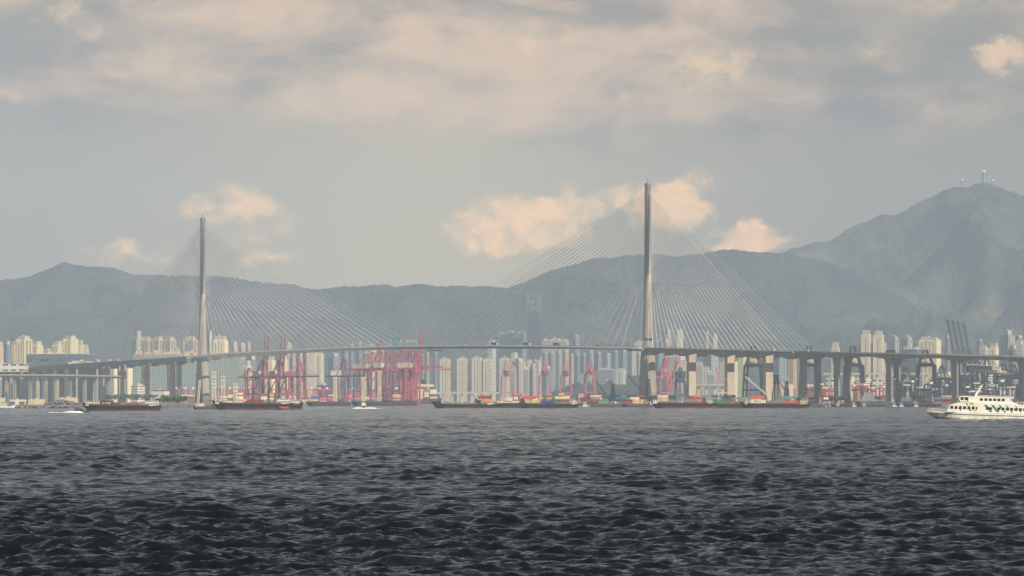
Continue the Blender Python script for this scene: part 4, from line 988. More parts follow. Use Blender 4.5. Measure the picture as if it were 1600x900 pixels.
for i, px in enumerate((274, 287, 300, 333, 345, 357, 370, 381)):
    yard_gantry('pink yard gantry, %s from left in the yard at the left pylon foot' % NUM[i], px, 4950 + (i * 53) % 200, 23, 13, M_red, 'pink yard gantries round the left pylon', [15, 60, 35][i % 3])
for i, px in enumerate((396, 425, 447, 486, 497, 509, 551, 590, 603, 619, 630)):
    yard_gantry('pink yard gantry, %s from left under the tall red quay cranes' % NUM[i], px, 5000 + (i * 53) % 200, 23, 13, M_red, 'pink yard gantries under the quay cranes', [15, 60, 35][i % 3])

# ------------------------------------------------------------ containers
CM = {}
for n_, c in dict(red=(.38, .045, .05), brown=(.24, .07, .045), maroon=(.13, .02, .03), blue=(.04, .12, .28), navy=(.02, .045, .10), green=(.06, .25, .11), teal=(.14, .30, .31), orange=(.72, .27, .05), tan=(.62, .46, .25), white=(.74, .70, .56),
                  pink=(.58, .16, .22), grey=(.20, .22, .23), vermilion=(.60, .12, .05), cream=(.80, .72, .38)).items():
    CM[n_] = mat('container_' + n_, c, .55, var=.15, scale=.5, streak=1)
CMESH = {}
def container_mesh(c, L=12.2):
    if (c, L) in CMESH: return CMESH[c, L]
    m = MB().bb(-L / 2, L / 2, -1.18, 1.18, .06, 2.52)
    n = int(L / .75)
    for i in range(n):
        x = -L / 2 + .45 + i * (L - .9) / (n - 1)
        for y in (-1.2, 1.2): m.bb(x - .12, x + .12, y - .03, y + .03, .18, 2.42)
    for x in (-L / 2, L / 2):
        for y in (-1.2, 1.2): m.bb(x - .1, x + .1, y - .05, y + .05, 0, 2.59)
    for z in (.06, 2.5):
        for y in (-1.2, 1.2): m.bb(-L / 2, L / 2, y - .045, y + .045, z - .06, z + .09)
    CMESH[c, L] = m.mesh('shipping_container', CM[c]); return CMESH[c, L]
def container(loc, rz, c, label, group, s=1.0, L=12.2, logo=None):
    o = bpy.data.objects.new('shipping_container', container_mesh(c, L)); C.objects.link(o); o.location = loc; o.rotation_euler = (0, 0, rz); o.scale = (s, s, s)
    tag(o, label, 'container', group)
    if logo:
        txt, col, size = logo
        cu = bpy.data.curves.new('lettering', 'FONT'); cu.body = txt; cu.size = size; cu.extrude = .01; cu.align_x = 'CENTER'; cu.align_y = 'CENTER'; cu.materials.append(col)
        tmp = bpy.data.objects.new('lettering_curve', cu); lm = bpy.data.meshes.new_from_object(tmp); bpy.data.objects.remove(tmp)
        l = bpy.data.objects.new('lettering', lm); C.objects.link(l); l.parent = o; l.location = (0, -1.27, 1.28); l.rotation_euler = (R(90), 0, 0)
    return o
CNT = {}
def stack(px, D, rz, cols, where, group, s=1.0, z0=GZ, L=12.2):
    """a pile given from the bottom up"""
    for k, c in enumerate(cols):
        key = (where, c); CNT[key] = CNT.get(key, 0) + 1
        container((X(px, D), D, z0 + k * 2.6 * s), rz, c, None, group, s, L); CREC.append((C.objects[-1], c, where, k, len(cols)))
CREC = []
rc = random.Random(3)
def pal(p, n): return [rc.choice(p) for _ in range(n)]
WH = {}
# mid-channel stacks of the far terminal: the heaps behind the white and yellow container barge
for i, (px, n, top) in enumerate([(795.5, 3, 'red'), (806.5, 6, 'pink'), (817.5, 6, 'pink'), (835.5, 5, 'pink'), (846, 3, 'tan'), (857, 6, 'pink'), (876.5, 6, 'tan'), (886, 5, 'pink'), (907.5, 6, 'pink'), (936, 5, 'pink')]):
    stack(px, 5250, R(38), pal(['pink', 'red', 'white', 'brown', 'tan', 'pink'], n - 1) + [top], 'in the %s tall stack from left, middle far yard' % NUM[i], 'stacks in the far middle yard')
for i, (px, D, cols) in enumerate([(915, 3500, ['grey', 'maroon', 'maroon']), (930, 3560, ['brown', 'maroon', 'grey', 'tan']), (926, 3440, ['maroon', 'brown']), (943, 3460, ['grey', 'green']), (962, 3600, ['maroon', 'navy', 'blue', 'navy']), (971, 3560, ['green', 'navy', 'blue']),
        (976, 3640, ['blue', 'green', 'green', 'green']), (986, 3600, ['brown', 'blue', 'green', 'maroon']), (993, 3500, ['tan', 'tan', 'white']), (1000, 3640, ['brown', 'blue', 'blue', 'red']), (980, 3450, ['red', 'maroon']), (1003, 3500, ['tan', 'tan', 'navy'])]):
    stack(px, D, R(rc.choice([-6, 4, 12])), cols, 'in the %s pile from left between the derrick lighters' % NUM[i], 'container piles between the derrick lighters')
for i, (px, D, cols) in enumerate([(1036, 3600, ['brown', 'tan', 'tan', 'white']), (1049, 3650, ['grey', 'grey', 'navy', 'navy']), (1078, 3500, ['red', 'grey', 'brown']), (1090, 3620, ['grey', 'white', 'red', 'orange']), (1104, 3600, ['navy', 'grey', 'grey', 'grey']), (1119, 3640, ['grey', 'navy', 'grey', 'navy']),
        (1128, 3700, ['teal', 'grey', 'navy', 'grey']), (1150, 3650, ['grey', 'white', 'grey']), (1160, 3600, ['navy', 'grey', 'grey']), (1182, 3640, ['grey', 'white', 'teal']), (1228, 3620, ['grey', 'teal', 'green'])]):
    stack(px, D, R(rc.choice([-6, 4, 12])), cols, 'in the %s pile from left under the right portal piers' % NUM[i], 'container piles under the right portal piers')
for i, px in enumerate((1252, 1270, 1292, 1312, 1366, 1380, 1395, 1416, 1434, 1450, 1466, 1480, 1520, 1545, 1575, 1590)):
    stack(px, 3720 + (i * 71) % 180, R(rc.choice([-6, 10, 30])), pal(['grey', 'red', 'white', 'tan', 'navy', 'brown', 'grey', 'teal', 'maroon'], 2 + i % 3), 'in the %s pile from left in the yard behind the viaduct' % NUM[i], 'container piles behind the right viaduct')
for i, px in enumerate((268, 279, 289, 298, 338, 350, 362, 374, 386, 398, 412, 426, 440, 455)):
    stack(px, 4800 + (i * 67) % 220, R(rc.choice([-8, 20, 40])), pal(['pink', 'tan', 'white', 'red', 'cream', 'brown', 'pink', 'teal'], 3 + i % 4), 'in the %s pile from left by the left pylon yard' % NUM[i], 'container piles in the left pylon yard')
for i, px in enumerate((478, 492, 505, 518, 531, 545, 558, 571, 584, 596, 608, 620, 632, 645)):
    stack(px, 4760 + (i * 61) % 200, R(rc.choice([-8, 20, 40])), pal(['pink', 'grey', 'white', 'red', 'tan', 'brown', 'blue', 'maroon'], 3 + (i * 2) % 4), 'in the %s pile from left under the pink cranes' % NUM[i], 'container piles under the pink cranes')
for i, px in enumerate((650, 659, 668, 677)):
    stack(px, 5300, R(15), pal(['pink', 'tan', 'white', 'brown'], 5 + i % 2), 'in the %s pile from left aboard the moored ship' % NUM[i], 'containers on the far moored ship', z0=10)
POSN = {0: 'bottom', 1: 'second up', 2: 'third up', 3: 'fourth up', 4: 'fifth up', 5: 'sixth up'}
for o, c, where, k, n in CREC:
    o['label'] = '%s container, %s %s' % (c, 'topmost' if k == n - 1 else POSN[k], where)

# ------------------------------------------------------------ vessels
def hull_mesh(L, Bm, free, draft, bow=1, rake=.12, sheer=.8, stern_rake=.03, n=26):
    """closed hull along x, bow at +x when bow=1. returns (upper strake, boot) builders, split at the boot line"""
    def prof(t):     # t 0 stern .. 1 bow
        w = Bm / 2 * min(1, (1 - max(0, (t - (1 - rake * 1.6)) / (rake * 1.6)) ** 2.2)) if t > 1 - rake * 1.6 else Bm / 2
        if t < .06: w *= .82 + 3 * t
        return max(w, .25)
    up, lo = MB(), MB(); zb = free * .38
    rows_u = []; rows_l = []
    for i in range(n + 1):
        t = i / n; w = prof(t); sh = sheer * max(0, (t - .7) / .3) ** 1.8 * free + .18 * free * max(0, (.12 - t) / .12)
        def xx(z):    # raked stem and stern
            f = (z + draft) / (free + draft); return (-L / 2 + L * t) - (1 - f) * L * rake * .55 * max(0, (t - .75) / .25) ** 1.5 + (1 - f) * L * stern_rake * max(0, (.15 - t) / .15)
        rows_u.append([(xx(free + sh) * bow, s * w, free + sh) for s in (-1, 1)] + [(xx(zb) * bow, s * w * .97, zb) for s in (1, -1)])
        rows_l.append([(xx(zb) * bow, s * w * .965, zb) for s in (-1, 1)] + [(xx(-draft) * bow, s * w * .86, -draft) for s in (1, -1)])
    for mb, rows in ((up, rows_u), (lo, rows_l)):
        for r in rows: mb.v += r
        for i in range(n):
            a = i * 4
            for j in range(4): mb.f.append((a + j, a + (j + 1) % 4, a + 4 + (j + 1) % 4, a + 4 + j))
        mb.f.append((3, 2, 1, 0)); mb.f.append((n * 4, n * 4 + 1, n * 4 + 2, n * 4 + 3))
    return up, lo

def wheelhouse(t, x0, x1, z, h, w, levels=2, m_=None, mast=4.0, funnel=None, bowdir=1):
    m_ = m_ or M_white; L = x1 - x0
    for k in range(levels):
        f = .5 * k * L * .12; zz = z + k * h / levels; hh = h / levels
        d = MB().bb(x0 + f, x1 - f, -w / 2 + f * .3, w / 2 - f * .3, zz, zz + hh - .12).build('deckhouse', m_, t)
        MB().bb(x0 + f - .35, x1 - f + .35, -w / 2 + f * .3 - .35, w / 2 - f * .3 + .35, zz + hh - .12, zz + hh + .05).build('deck_edge', m_, d)
        nw = max(2, int((L - 2 * f) / 1.7))
        for i in range(nw):
            xc = x0 + f + (L - 2 * f) * (i + .5) / nw
            MB().bb(xc - .42, xc + .42, -w / 2 + f * .3 - .03, -w / 2 + f * .3 + .06, zz + hh * .42, zz + hh * .78).build('window', M_glassd, d)
    if mast: 
        mm = MB().bar((x0 + L * .5, 0, z + h), (x0 + L * .5, 0, z + h + mast), .32, n=6, r1=.18); mm.bar((x0 + L * .5 - 1, 0, z + h + mast * .6), (x0 + L * .5 + 1, 0, z + h + mast * .6), .14); mm.bar((x0 + L * .5 - .6, 0, z + h + mast * .8), (x0 + L * .5 + .6, 0, z + h + mast * .8), .12); mm.build('mast', m_, t)
    if funnel: MB().bb(funnel - .9, funnel + .9, -1, 1, z + h * .5, z + h + 1.3).build('funnel', M_black, t)

def barge(name, label, px0, px1, D, free, bow, houses, hullm=M_black, boot=M_boot, beam=13, cat='barge', fenders=True, sheer=.7, fdr=1.0):
    L = (px1 - px0) / FPX * D
    t = thing(name, label, cat, (X((px0 + px1) / 2, D), D, 0), 0)
    u, l = hull_mesh(L, beam, free, 1.5, bow, sheer=sheer); h = u.build('hull', hullm, t); l.build('boot_strake', boot, h)
    c = MB().bb(-L * .38, L * .36, -beam * .36, beam * .36, free - .3, free + .9); c.build('hatch_coaming', M_rust, t)
    r = MB()
    for s_ in (-1, 1):
        r.bar((-L * .42, s_ * beam * .47, free + 1), (L * .38, s_ * beam * .47, free + 1), .1)
        k = int(L / 3)
        for i in range(k): x = -L * .42 + L * .8 * i / (k - 1); r.bar((x, s_ * beam * .47, free), (x, s_ * beam * .47, free + 1), .09)
    r.build('railing', M_rust, t)
    if fenders:
        n = int(L / 6 * fdr)
        for i in range(n):
            x = -L * .43 + L * .82 * i / max(1, n - 1); f = MB(); f.bar((x, -beam / 2 - .35, free * .62), (x, -beam / 2 + .1, free * .62), 1.5, n=10); f.build('tyre_fender', M_tyre, t)
    mx = lambda px: X(px, D) - X((px0 + px1) / 2, D)
    for hs in houses:
        x0, x1 = mx(hs[0]), mx(hs[1]); wheelhouse(t, x0, x1, free + .1, hs[2], beam * .7, hs[3], hs[4], hs[5], mx(hs[6]) if hs[6] else None)
    MB().box((bow * L * .44, 0, free * 1.45), (1.6, 2.2, 1.4)).build('windlass', M_dark, t)
    return t, mx
def on_barge(px0, px1, y1, D, c, label, logo=None, dy=-2.5, group=None):
    """a container filling columns px0..px1 with its underside at photograph row y1"""
    w = (px1 - px0) / FPX * D; L = 12.2 if w > 9 else 6.1; s = w / L
    return container((X((px0 + px1) / 2, D), D + dy, Z(y1, D)), 0, c, label, group, s, L, logo)
WT = mat('lettering_white', (.85, .85, .82), .5, var=0.01); DK = mat('lettering_dark', (.05, .04, .04), .5, var=.01); RD = mat('lettering_red', (.7, .12, .08), .5, var=.01)

D1 = FPX * CAMZ / (641.8 - YH)
barge('cargo_barge', 'black cargo barge with white houses at both ends, farthest left', 125 + 6, 251, D1, 3.5, -1, [(135, 157, 3.6, 2, M_cream, 6.0, None), (226, 248, 3.8, 2, M_white, 2.4, 229)])
on_barge(158, 177, 633.8, D1, 'maroon', 'dark maroon container with white logo on the farthest left barge', ('K LINE', WT, 1.5))
on_barge(177.6, 189, 634, D1, 'brown', 'brown half length container in the hold of the farthest left barge')
on_barge(198, 219, 634.6, D1, 'red', 'bright red container with white lettering on the farthest left barge', ('K LINE', WT, 1.5))
D2 = FPX * CAMZ / (640.2 - YH)
barge('cargo_barge', 'long black barge with red rescue boat, left of the pink cranes', 334, 458, D2, 4.5, -1, [(432, 453, 4.4, 2, M_white, 1.6, 434), (337, 350, 2.2, 1, M_cream, 5, None)])
on_barge(386, 412, 629.6, D2, 'brown', 'brown container low in the long black barge left of the pink cranes')
barge('tug', 'dark tug with white wheelhouse overlapping the stern of the long black barge', 440, 473, D2 + 60, 3.6, 1, [(455, 468, 4.0, 2, M_white, 2.0, None)], beam=9, cat='tug')
lb = thing('lifeboat', 'small orange red lifeboat hanging low on the barge side', 'lifeboat', (X(445, D2), D2 - 7.6, .6)); u, l = hull_mesh(7.2, 1.3, 1.6, .2, -1); hh = u.build('hull', mat('lifeboat_red', (.62, .10, .06), .5), lb); l.build('boot_strake', M_boot, hh); MB().bb(-2.8, 2.8, -.5, .5, 1.6, 1.75).build('canopy', M_orange, lb)
D3 = FPX * CAMZ / (637.8 - YH)
barge('cargo_barge', 'low black barge with mast at its curved bow, left of the stacked orange container', 677, 775, D3, 3.3, -1, [(682, 689, 3.4, 1, M_dark, 3.0, None), (745, 752, 4, 2, M_dark, 2.0, 744), (762, 771, 2.6, 1, M_white, 1.5, None)], sheer=1.1)
on_barge(748, 768, 627.2, D3, 'orange', 'orange container lying under a brown one on the low black barge')
on_barge(747.6, 768.4, 623.2 - .4, D3, 'brown', 'brown container on top of the orange one')
barge('deck_barge', 'dark red flat barge loaded with pale yellow slabs, second middle barge', 772, 826, D3 + 40, 3.8, -1, [], boot=M_rust, sheer=.1)
for i in range(6):
    on_barge(773 + i * 6.4, 779 + i * 6.4, 629.2, D3 + 40, 'cream', 'pale yellow half container, %s from left on the flat barge' % NUM[i], dy=0, group='pale yellow boxes on the flat barge')
on_barge(789, 801, 626.2, D3 + 40, 'white', 'pale bundle on top of the yellow boxes of the flat barge', dy=0)
barge('cargo_barge', 'container barge carrying beige, blue and white boxes in mid channel', 812, 905, D3 - 20, 3.6, -1, [(813, 820, 4.5, 2, M_dark, 2.5, 816), (893, 901, 4.2, 2, M_white, 2.6, None)], boot=M_rust, sheer=.5)
DD = D3 - 20
on_barge(821, 843, 630.0, DD, 'tan', 'beige container at the left of the mid channel container barge'); on_barge(817, 837.5, 623.6, DD, 'vermilion', 'vermilion container showing behind and above the beige one', dy=2.5)
on_barge(821, 843, 634.2, DD, 'maroon', 'maroon container under the beige one on the mid channel barge'); on_barge(845.5, 866, 627.9, DD, 'blue', 'blue container with white mark on the mid channel barge', ('o', WT, 1.6)); on_barge(845.5, 866, 632.4, DD, 'navy', 'navy container beneath the blue one on the mid channel barge')
on_barge(867.6, 889.2, 623.9, DD, 'cream', 'white yellow container topmost on the mid channel barge', ('* ----', RD, 1.8)); on_barge(867.6, 889.2, 628.2, DD, 'brown', 'brown container under the white yellow one'); on_barge(867.6, 889.2, 632.4, DD, 'teal', 'teal container at the bottom of the right pile on the barge')
barge('cargo_barge', 'empty red hulled barge with raised black bow near the right pylon', 1019, 1120, D3, 4.3, -1, [(1020, 1028, 3.6, 1, M_white, 0, None), (1103, 1113, 4.0, 2, M_cream, 1.5, 1100)], boot=mat('hull_bright_red', (.28, .05, .05), .6, var=.3, scale=.3), sheer=.5)
on_barge(1086, 1096, 628.5, D3, 'vermilion', 'small vermilion box on the empty red hulled barge', ('o', WT, 1.5))
barge('cargo_barge', 'barge stacked with green and navy containers behind the red hulled barge', 1100, 1168, D3 + 45, 3.6, -1, [], boot=M_boot, sheer=.1)
DD = D3 + 45
on_barge(1112, 1131, 628.9, DD, 'green', 'green container, left upper one on the green stacked barge', ('----', WT, 1.2)); on_barge(1112, 1131, 632.8, DD, 'green', 'green container, left lower one on the green stacked barge'); on_barge(1131, 1153.5, 631.8, DD, 'green', 'long green container with white lettering at the right bottom of the green stacked barge', ('-----', WT, 1.6))
on_barge(1131, 1149, 626.9, DD, 'brown', 'brown red container under the navy one on the green stacked barge'); on_barge(1130, 1149, 621.4, DD, 'navy', 'navy container with white mark, topmost on the green stacked barge', ('~~~', WT, 1.8)); on_barge(1154, 1162, 631.8, DD, 'red', 'short red box at the right end of the green stacked barge')
g = thing('loading_gantry', 'pale yellow portal gantry round the navy container on the green stacked barge', 'gantry', (X(1136, DD), DD + 3, 3)); zt = Z(613.8, DD) - 3
for x in (-7.5, 8.0): MB().bb(x - .3, x + .3, -.3, .3, 0, zt).build('post', CM['cream'], g)
MB().bb(-7.8, 8.3, -.35, .35, zt, zt + .7).build('crossbar', CM['cream'], g)
D8 = D3 - 35
barge('cargo_barge', 'black barge with cream lettered and orange containers, rightmost of the barges', 1159, 1265, D8, 3.7, -1, [(1163, 1170, 4.0, 2, M_cream, 1.6, None), (1249, 1260, 4.0, 2, M_cream, 1.6, 1247)], sheer=.6)
on_barge(1172, 1196, 629.8, D8, 'white', 'cream container with dark lettering on the rightmost barge', ('HAPAG', DK, 1.5)); on_barge(1173, 1195, 622.9, D8, 'vermilion', 'thin vermilion topped container behind the cream lettered one', dy=1.5); on_barge(1197, 1220, 631.0, D8, 'grey', 'dark grey container with white mark on the rightmost barge', ('---', WT, 1.5))
on_barge(1219.5, 1243, 624.1, D8, 'teal', 'pale teal container on top of the orange one', ('---', WT, 1.3)); on_barge(1223, 1246.5, 630.6, D8, 'vermilion', 'orange red container under the pale teal one on the rightmost barge')

def derrick(label, px0, px1, D, tx, ttop, tw, bx0, by0, bx1, by1, m_, bm, hullm=None, free=2.6, two=False, base=None):
    t, mx = barge('derrick_lighter', label, px0, px1, D, free, -1, [], hullm=hullm or mat('lighter_grey', (.10, .115, .12), .7), boot=M_rust, beam=12, cat='crane barge', fenders=False, sheer=.1)
    z1 = Z(ttop, D); w = tw / FPX * D
    a = MB()
    for s_ in (-1, 1): a.lattice((mx(tx) + s_ * w * .16, s_ * 1.0, free), (mx(tx) , s_ * .8, z1), w * .62, 9, .5, (1, 0, 0), w * .24)
    a.build('lattice_tower', m_, t); MB().box((mx(tx), 0, z1), (w * .45, 2.4, 1.4)).build('tower_head', m_, t)
    MB().lattice((mx(bx0), -3, Z(by0, D)), (mx(bx1), -3, Z(by1, D)), 1.3, 14, .32, (0, 1, 0)).build('boom', bm, t)
    MB().bar((mx(tx), 0, z1), (mx(bx0) , -3, Z(by0, D)), .18).build('topping_cable', M_dark, t)
    MB().bb(mx(tx) - 3, mx(tx) + 4, -3, 3, free, free + 3.4).build('winch_house', M_cream, t)
    return t
derrick('derrick lighter with boom lowered left, leftmost of the lighters near the right pylon', 905, 975, 3180, 957.5, 600, 13, 931, 594.5, 953, 626, M_dark, M_dark)
derrick('derrick lighter with dark tower against the right pylon foot, boom raised left', 972, 1024, 3175, 1013, 593, 15, 980, 585, 1005, 616, M_dark, M_dark)
derrick('crane lighter with long thin boom lying over the red hulled barge', 1030, 1090, 3170, 1062, 598, 11, 1026, 597, 1057, 619, mat('crane_steel_blue', (.16, .22, .28), .5), M_lumin)
derrick('black lattice derrick lighter with a white boom beside the third right portal pier', 1180, 1262, 3000, 1213, 587, 17, 1164, 588.5, 1205, 623, M_black, M_white)
derrick('smaller black lattice derrick lighter just right of the white boomed one', 1222, 1290, 3140, 1229, 597, 12, 1211, 588, 1228, 612, M_black, M_dark)
derrick('small white masted crane boat left of the long black barge', 302, 341, 2440, 311.5, 609, 7, 313, 594, 310, 631, M_dark, M_white, free=1.6)
mm = thing('work_boat', 'pale work boat with a horizontal white derrick behind the long barge bow', 'boat', (X(346, 2700), 2700, 0)); u, l = hull_mesh(16, 5, 2, 1, -1); u.build('hull', M_dark, mm); l.build('boot_strake', M_rust, mm); wheelhouse(mm, 0, 6, 2, 5.5, 4, 3, M_cream, 6); MB().bar((-5, 0, 9.5), (1, 0, 6.4), .4).build('derrick_boom', M_white, mm)

# moored ships along the far quays
def moored(label, px0, px1, D, free, hullm, cat='ship', house=None, bow=-1, name='moored_ship'):
    return barge(name, label, px0, px1, D, free, bow, house or [], hullm=hullm, boot=M_boot, beam=20, cat=cat, fenders=False, sheer=.3)
moored('long grey blue ship hull with red waterline moored under the fourth red crane', 478, 548, 3650, 4.6, mat('hull_slate', (.05, .075, .09), .5))
moored('grey blue ship hull with red waterline moored behind the wake of the pilot boat', 549, 612, 3700, 4.8, mat('hull_slate', (.05, .075, .09), .5))
moored('dark ship hull moored at the right foot of the pink crane cluster', 600, 652, 3850, 6.0, mat('hull_slate', (.05, .075, .09), .5))
t, mx = moored('big container ship with cream bridge and black funnel right of the pink cluster', 640, 690, 5200, 8.5, mat('hull_slate', (.05, .075, .09), .5), bow=1)
MB().bb(mx(649), mx(661), -9, 9, 8, Z(600, 5200)).build('deckhouse', M_cream, t); MB().bb(mx(644), mx(678), -12, 12, Z(604.5, 5200), Z(600.5, 5200)).build('bridge_wing', M_cream, t); MB().bb(mx(657), mx(665), -4, 4, Z(601, 5200), Z(593, 5200)).build('funnel', M_black, t)
t, mx = moored('grey patrol ship with stepped bridge moored before the right viaduct', 1338, 1392, 3230, 5.2, mat('navy_grey', (.10, .13, .15), .5), bow=1)
for (a, b, y0, y1) in ((1343, 1372, 631, 624), (1346, 1366, 624, 618.5), (1349, 1361, 618.5, 613)): MB().bb(mx(a), mx(b), -5, 5, Z(y0, 3230), Z(y1, 3230)).build('deckhouse', mat('patrol_grey', (.28, .31, .33), .5), t)
MB().lattice((mx(1355), 0, Z(613, 3230)), (mx(1355), 0, Z(603, 3230)), 1.6, 4, .3, (1, 0, 0), .5).build('mast', M_dark, t)
moored('long low dark lighter along the right quay behind the ferry bow', 1392, 1470, 3200, 3.0, M_dark, cat='barge')
moored('low dark pontoon along the quay left of the patrol ship', 1292, 1338, 3210, 2.4, M_dark, cat='pontoon')
moored('low teal grey pontoon right of the rightmost barge', 1262, 1300, 3215, 2.6, mat('pontoon_teal', (.05, .10, .10), .6), cat='pontoon')
moored('long flat dark pontoon at the quay foot left of the derrick lighters', 905, 1020, 3240, 2.5, mat('pontoon_grey', (.13, .15, .155), .7), cat='pontoon')
for i, (px, w, m_) in enumerate([(1287, 9, M_white), (1309, 11, M_dark), (1334, 8, M_cream), (1350, 9, M_blue), (1397, 9, M_white), (1408, 8, M_white), (1431, 8, M_white), (914, 14, M_white), (1296, 6, M_red)]):
    b_ = thing('work_boat', '%s small boat at the right quay, %s of those boats' % ({'white_paint': 'white', 'crane_dark': 'dark', 'cream_paint': 'cream', 'blue_paint': 'blue', 'crane_pink': 'red'}[m_.name], NUM[i]), 'boat', (X(px, 3150), 3150, 0), 0, 'small boats along the right quay')
    L = w / FPX * 3150; u, l = hull_mesh(L, 3.4, 1.5, .6, -1); u.build('hull', m_, b_); wheelhouse(b_, -L * .2, L * .22, 1.5, 2.4, 2.6, 1, M_white, 2.0)

# pilot boat, head on, with its spray
PD = FPX * CAMZ / (638.8 - YH)
pb = thing('pilot_boat', 'white and red pilot boat coming head on in front of the pink cranes', 'motor boat', (X(568, PD), PD, 0), R(-82))
u, l = hull_mesh(13, 4.4, 1.9, .6, 1, rake=.3); h = u.build('hull', mat('pilot_red', (.30, .07, .05), .5), pb); l.build('boot_strake', M_boot, h); wheelhouse(pb, -3.5, 2.5, 1.9, 3.4, 3.4, 2, M_white, 2.6)
D0 = FPX * CAMZ / (645.2 - YH)
sb = thing('speed_boat', 'dark speed boat trailing a long white wake at far left', 'motor boat', (X(128, D0), D0, 0), R(-4))
u, l = hull_mesh(10.5, 3.2, 1.2, .4, 1, rake=.35); h = u.build('hull', M_dark, sb); l.build('boot_strake', M_black, h); MB().prism([(-4.5, 1.2), (1.2, 1.2), (.2, 2.6), (-3.8, 2.7)], -1.2, 1.2).build('cabin', M_dark, sb); MB().bar((-3, 0, 2.6), (-3, 0, 4.2), .1).build('mast', M_white, sb)
def foam(label, pts, D, name='wake', h=.5, seed=1, wdt=2.5):
    """broken white water along a track on the sea"""
    r = random.Random(seed); mb = MB()
    for (p0, p1, n, hh) in pts:
        for i in range(n):
            q = r.random(); px = p0 + (p1 - p0) * q; sz = r.uniform(.5, 1.6) * hh; x = X(px, D); y = D + r.gauss(0, wdt)
            mb.lathe((x, y, -.15), [(sz * 1.5, 0), (sz * 1.2, sz * .35), (sz * .55, sz * .7), (.05, sz * .8)], 7, 1.9)
    o = mb.build(name, M_foam, None, True); o['kind'] = 'stuff'; o['label'] = label; return o
foam('white spray both sides of the pilot boat', [(556, 566, 46, 1.2), (570, 584, 52, 1.1), (580, 600, 30, .5)], PD - 3, 'spray', seed=2)
foam('long white wake streak behind the speed boat', [(-20, 128, 230, .3), (106, 124, 80, 1.1), (70, 106, 60, .45)], D0, 'wake', seed=3)

# fishing boat at the left edge
fb = thing('fishing_boat', 'blue and white fishing boat with orange mast at the left edge', 'boat', (X(8, 2560), 2560, 0)); u, l = hull_mesh(17, 5, 2.2, 1, 1); h = u.build('hull', M_white, fb); l.build('boot_strake', M_blue, h); wheelhouse(fb, -4, 2, 2.2, 3.6, 3.6, 2, M_white, 0)
MB().lattice((1.5, 0, 2.2), (.8, 0, 15), 1.5, 7, .35, (1, 0, 0), .5).build('mast', M_blue, fb); MB().lattice((.8, 0, 15), (.6, 0, 20.5), .7, 4, .35, (1, 0, 0), .3).build('mast_head', M_orange, fb); MB().bar((1, 0, 14), (5, 0, 5), .3).build('boom', M_blue, fb)

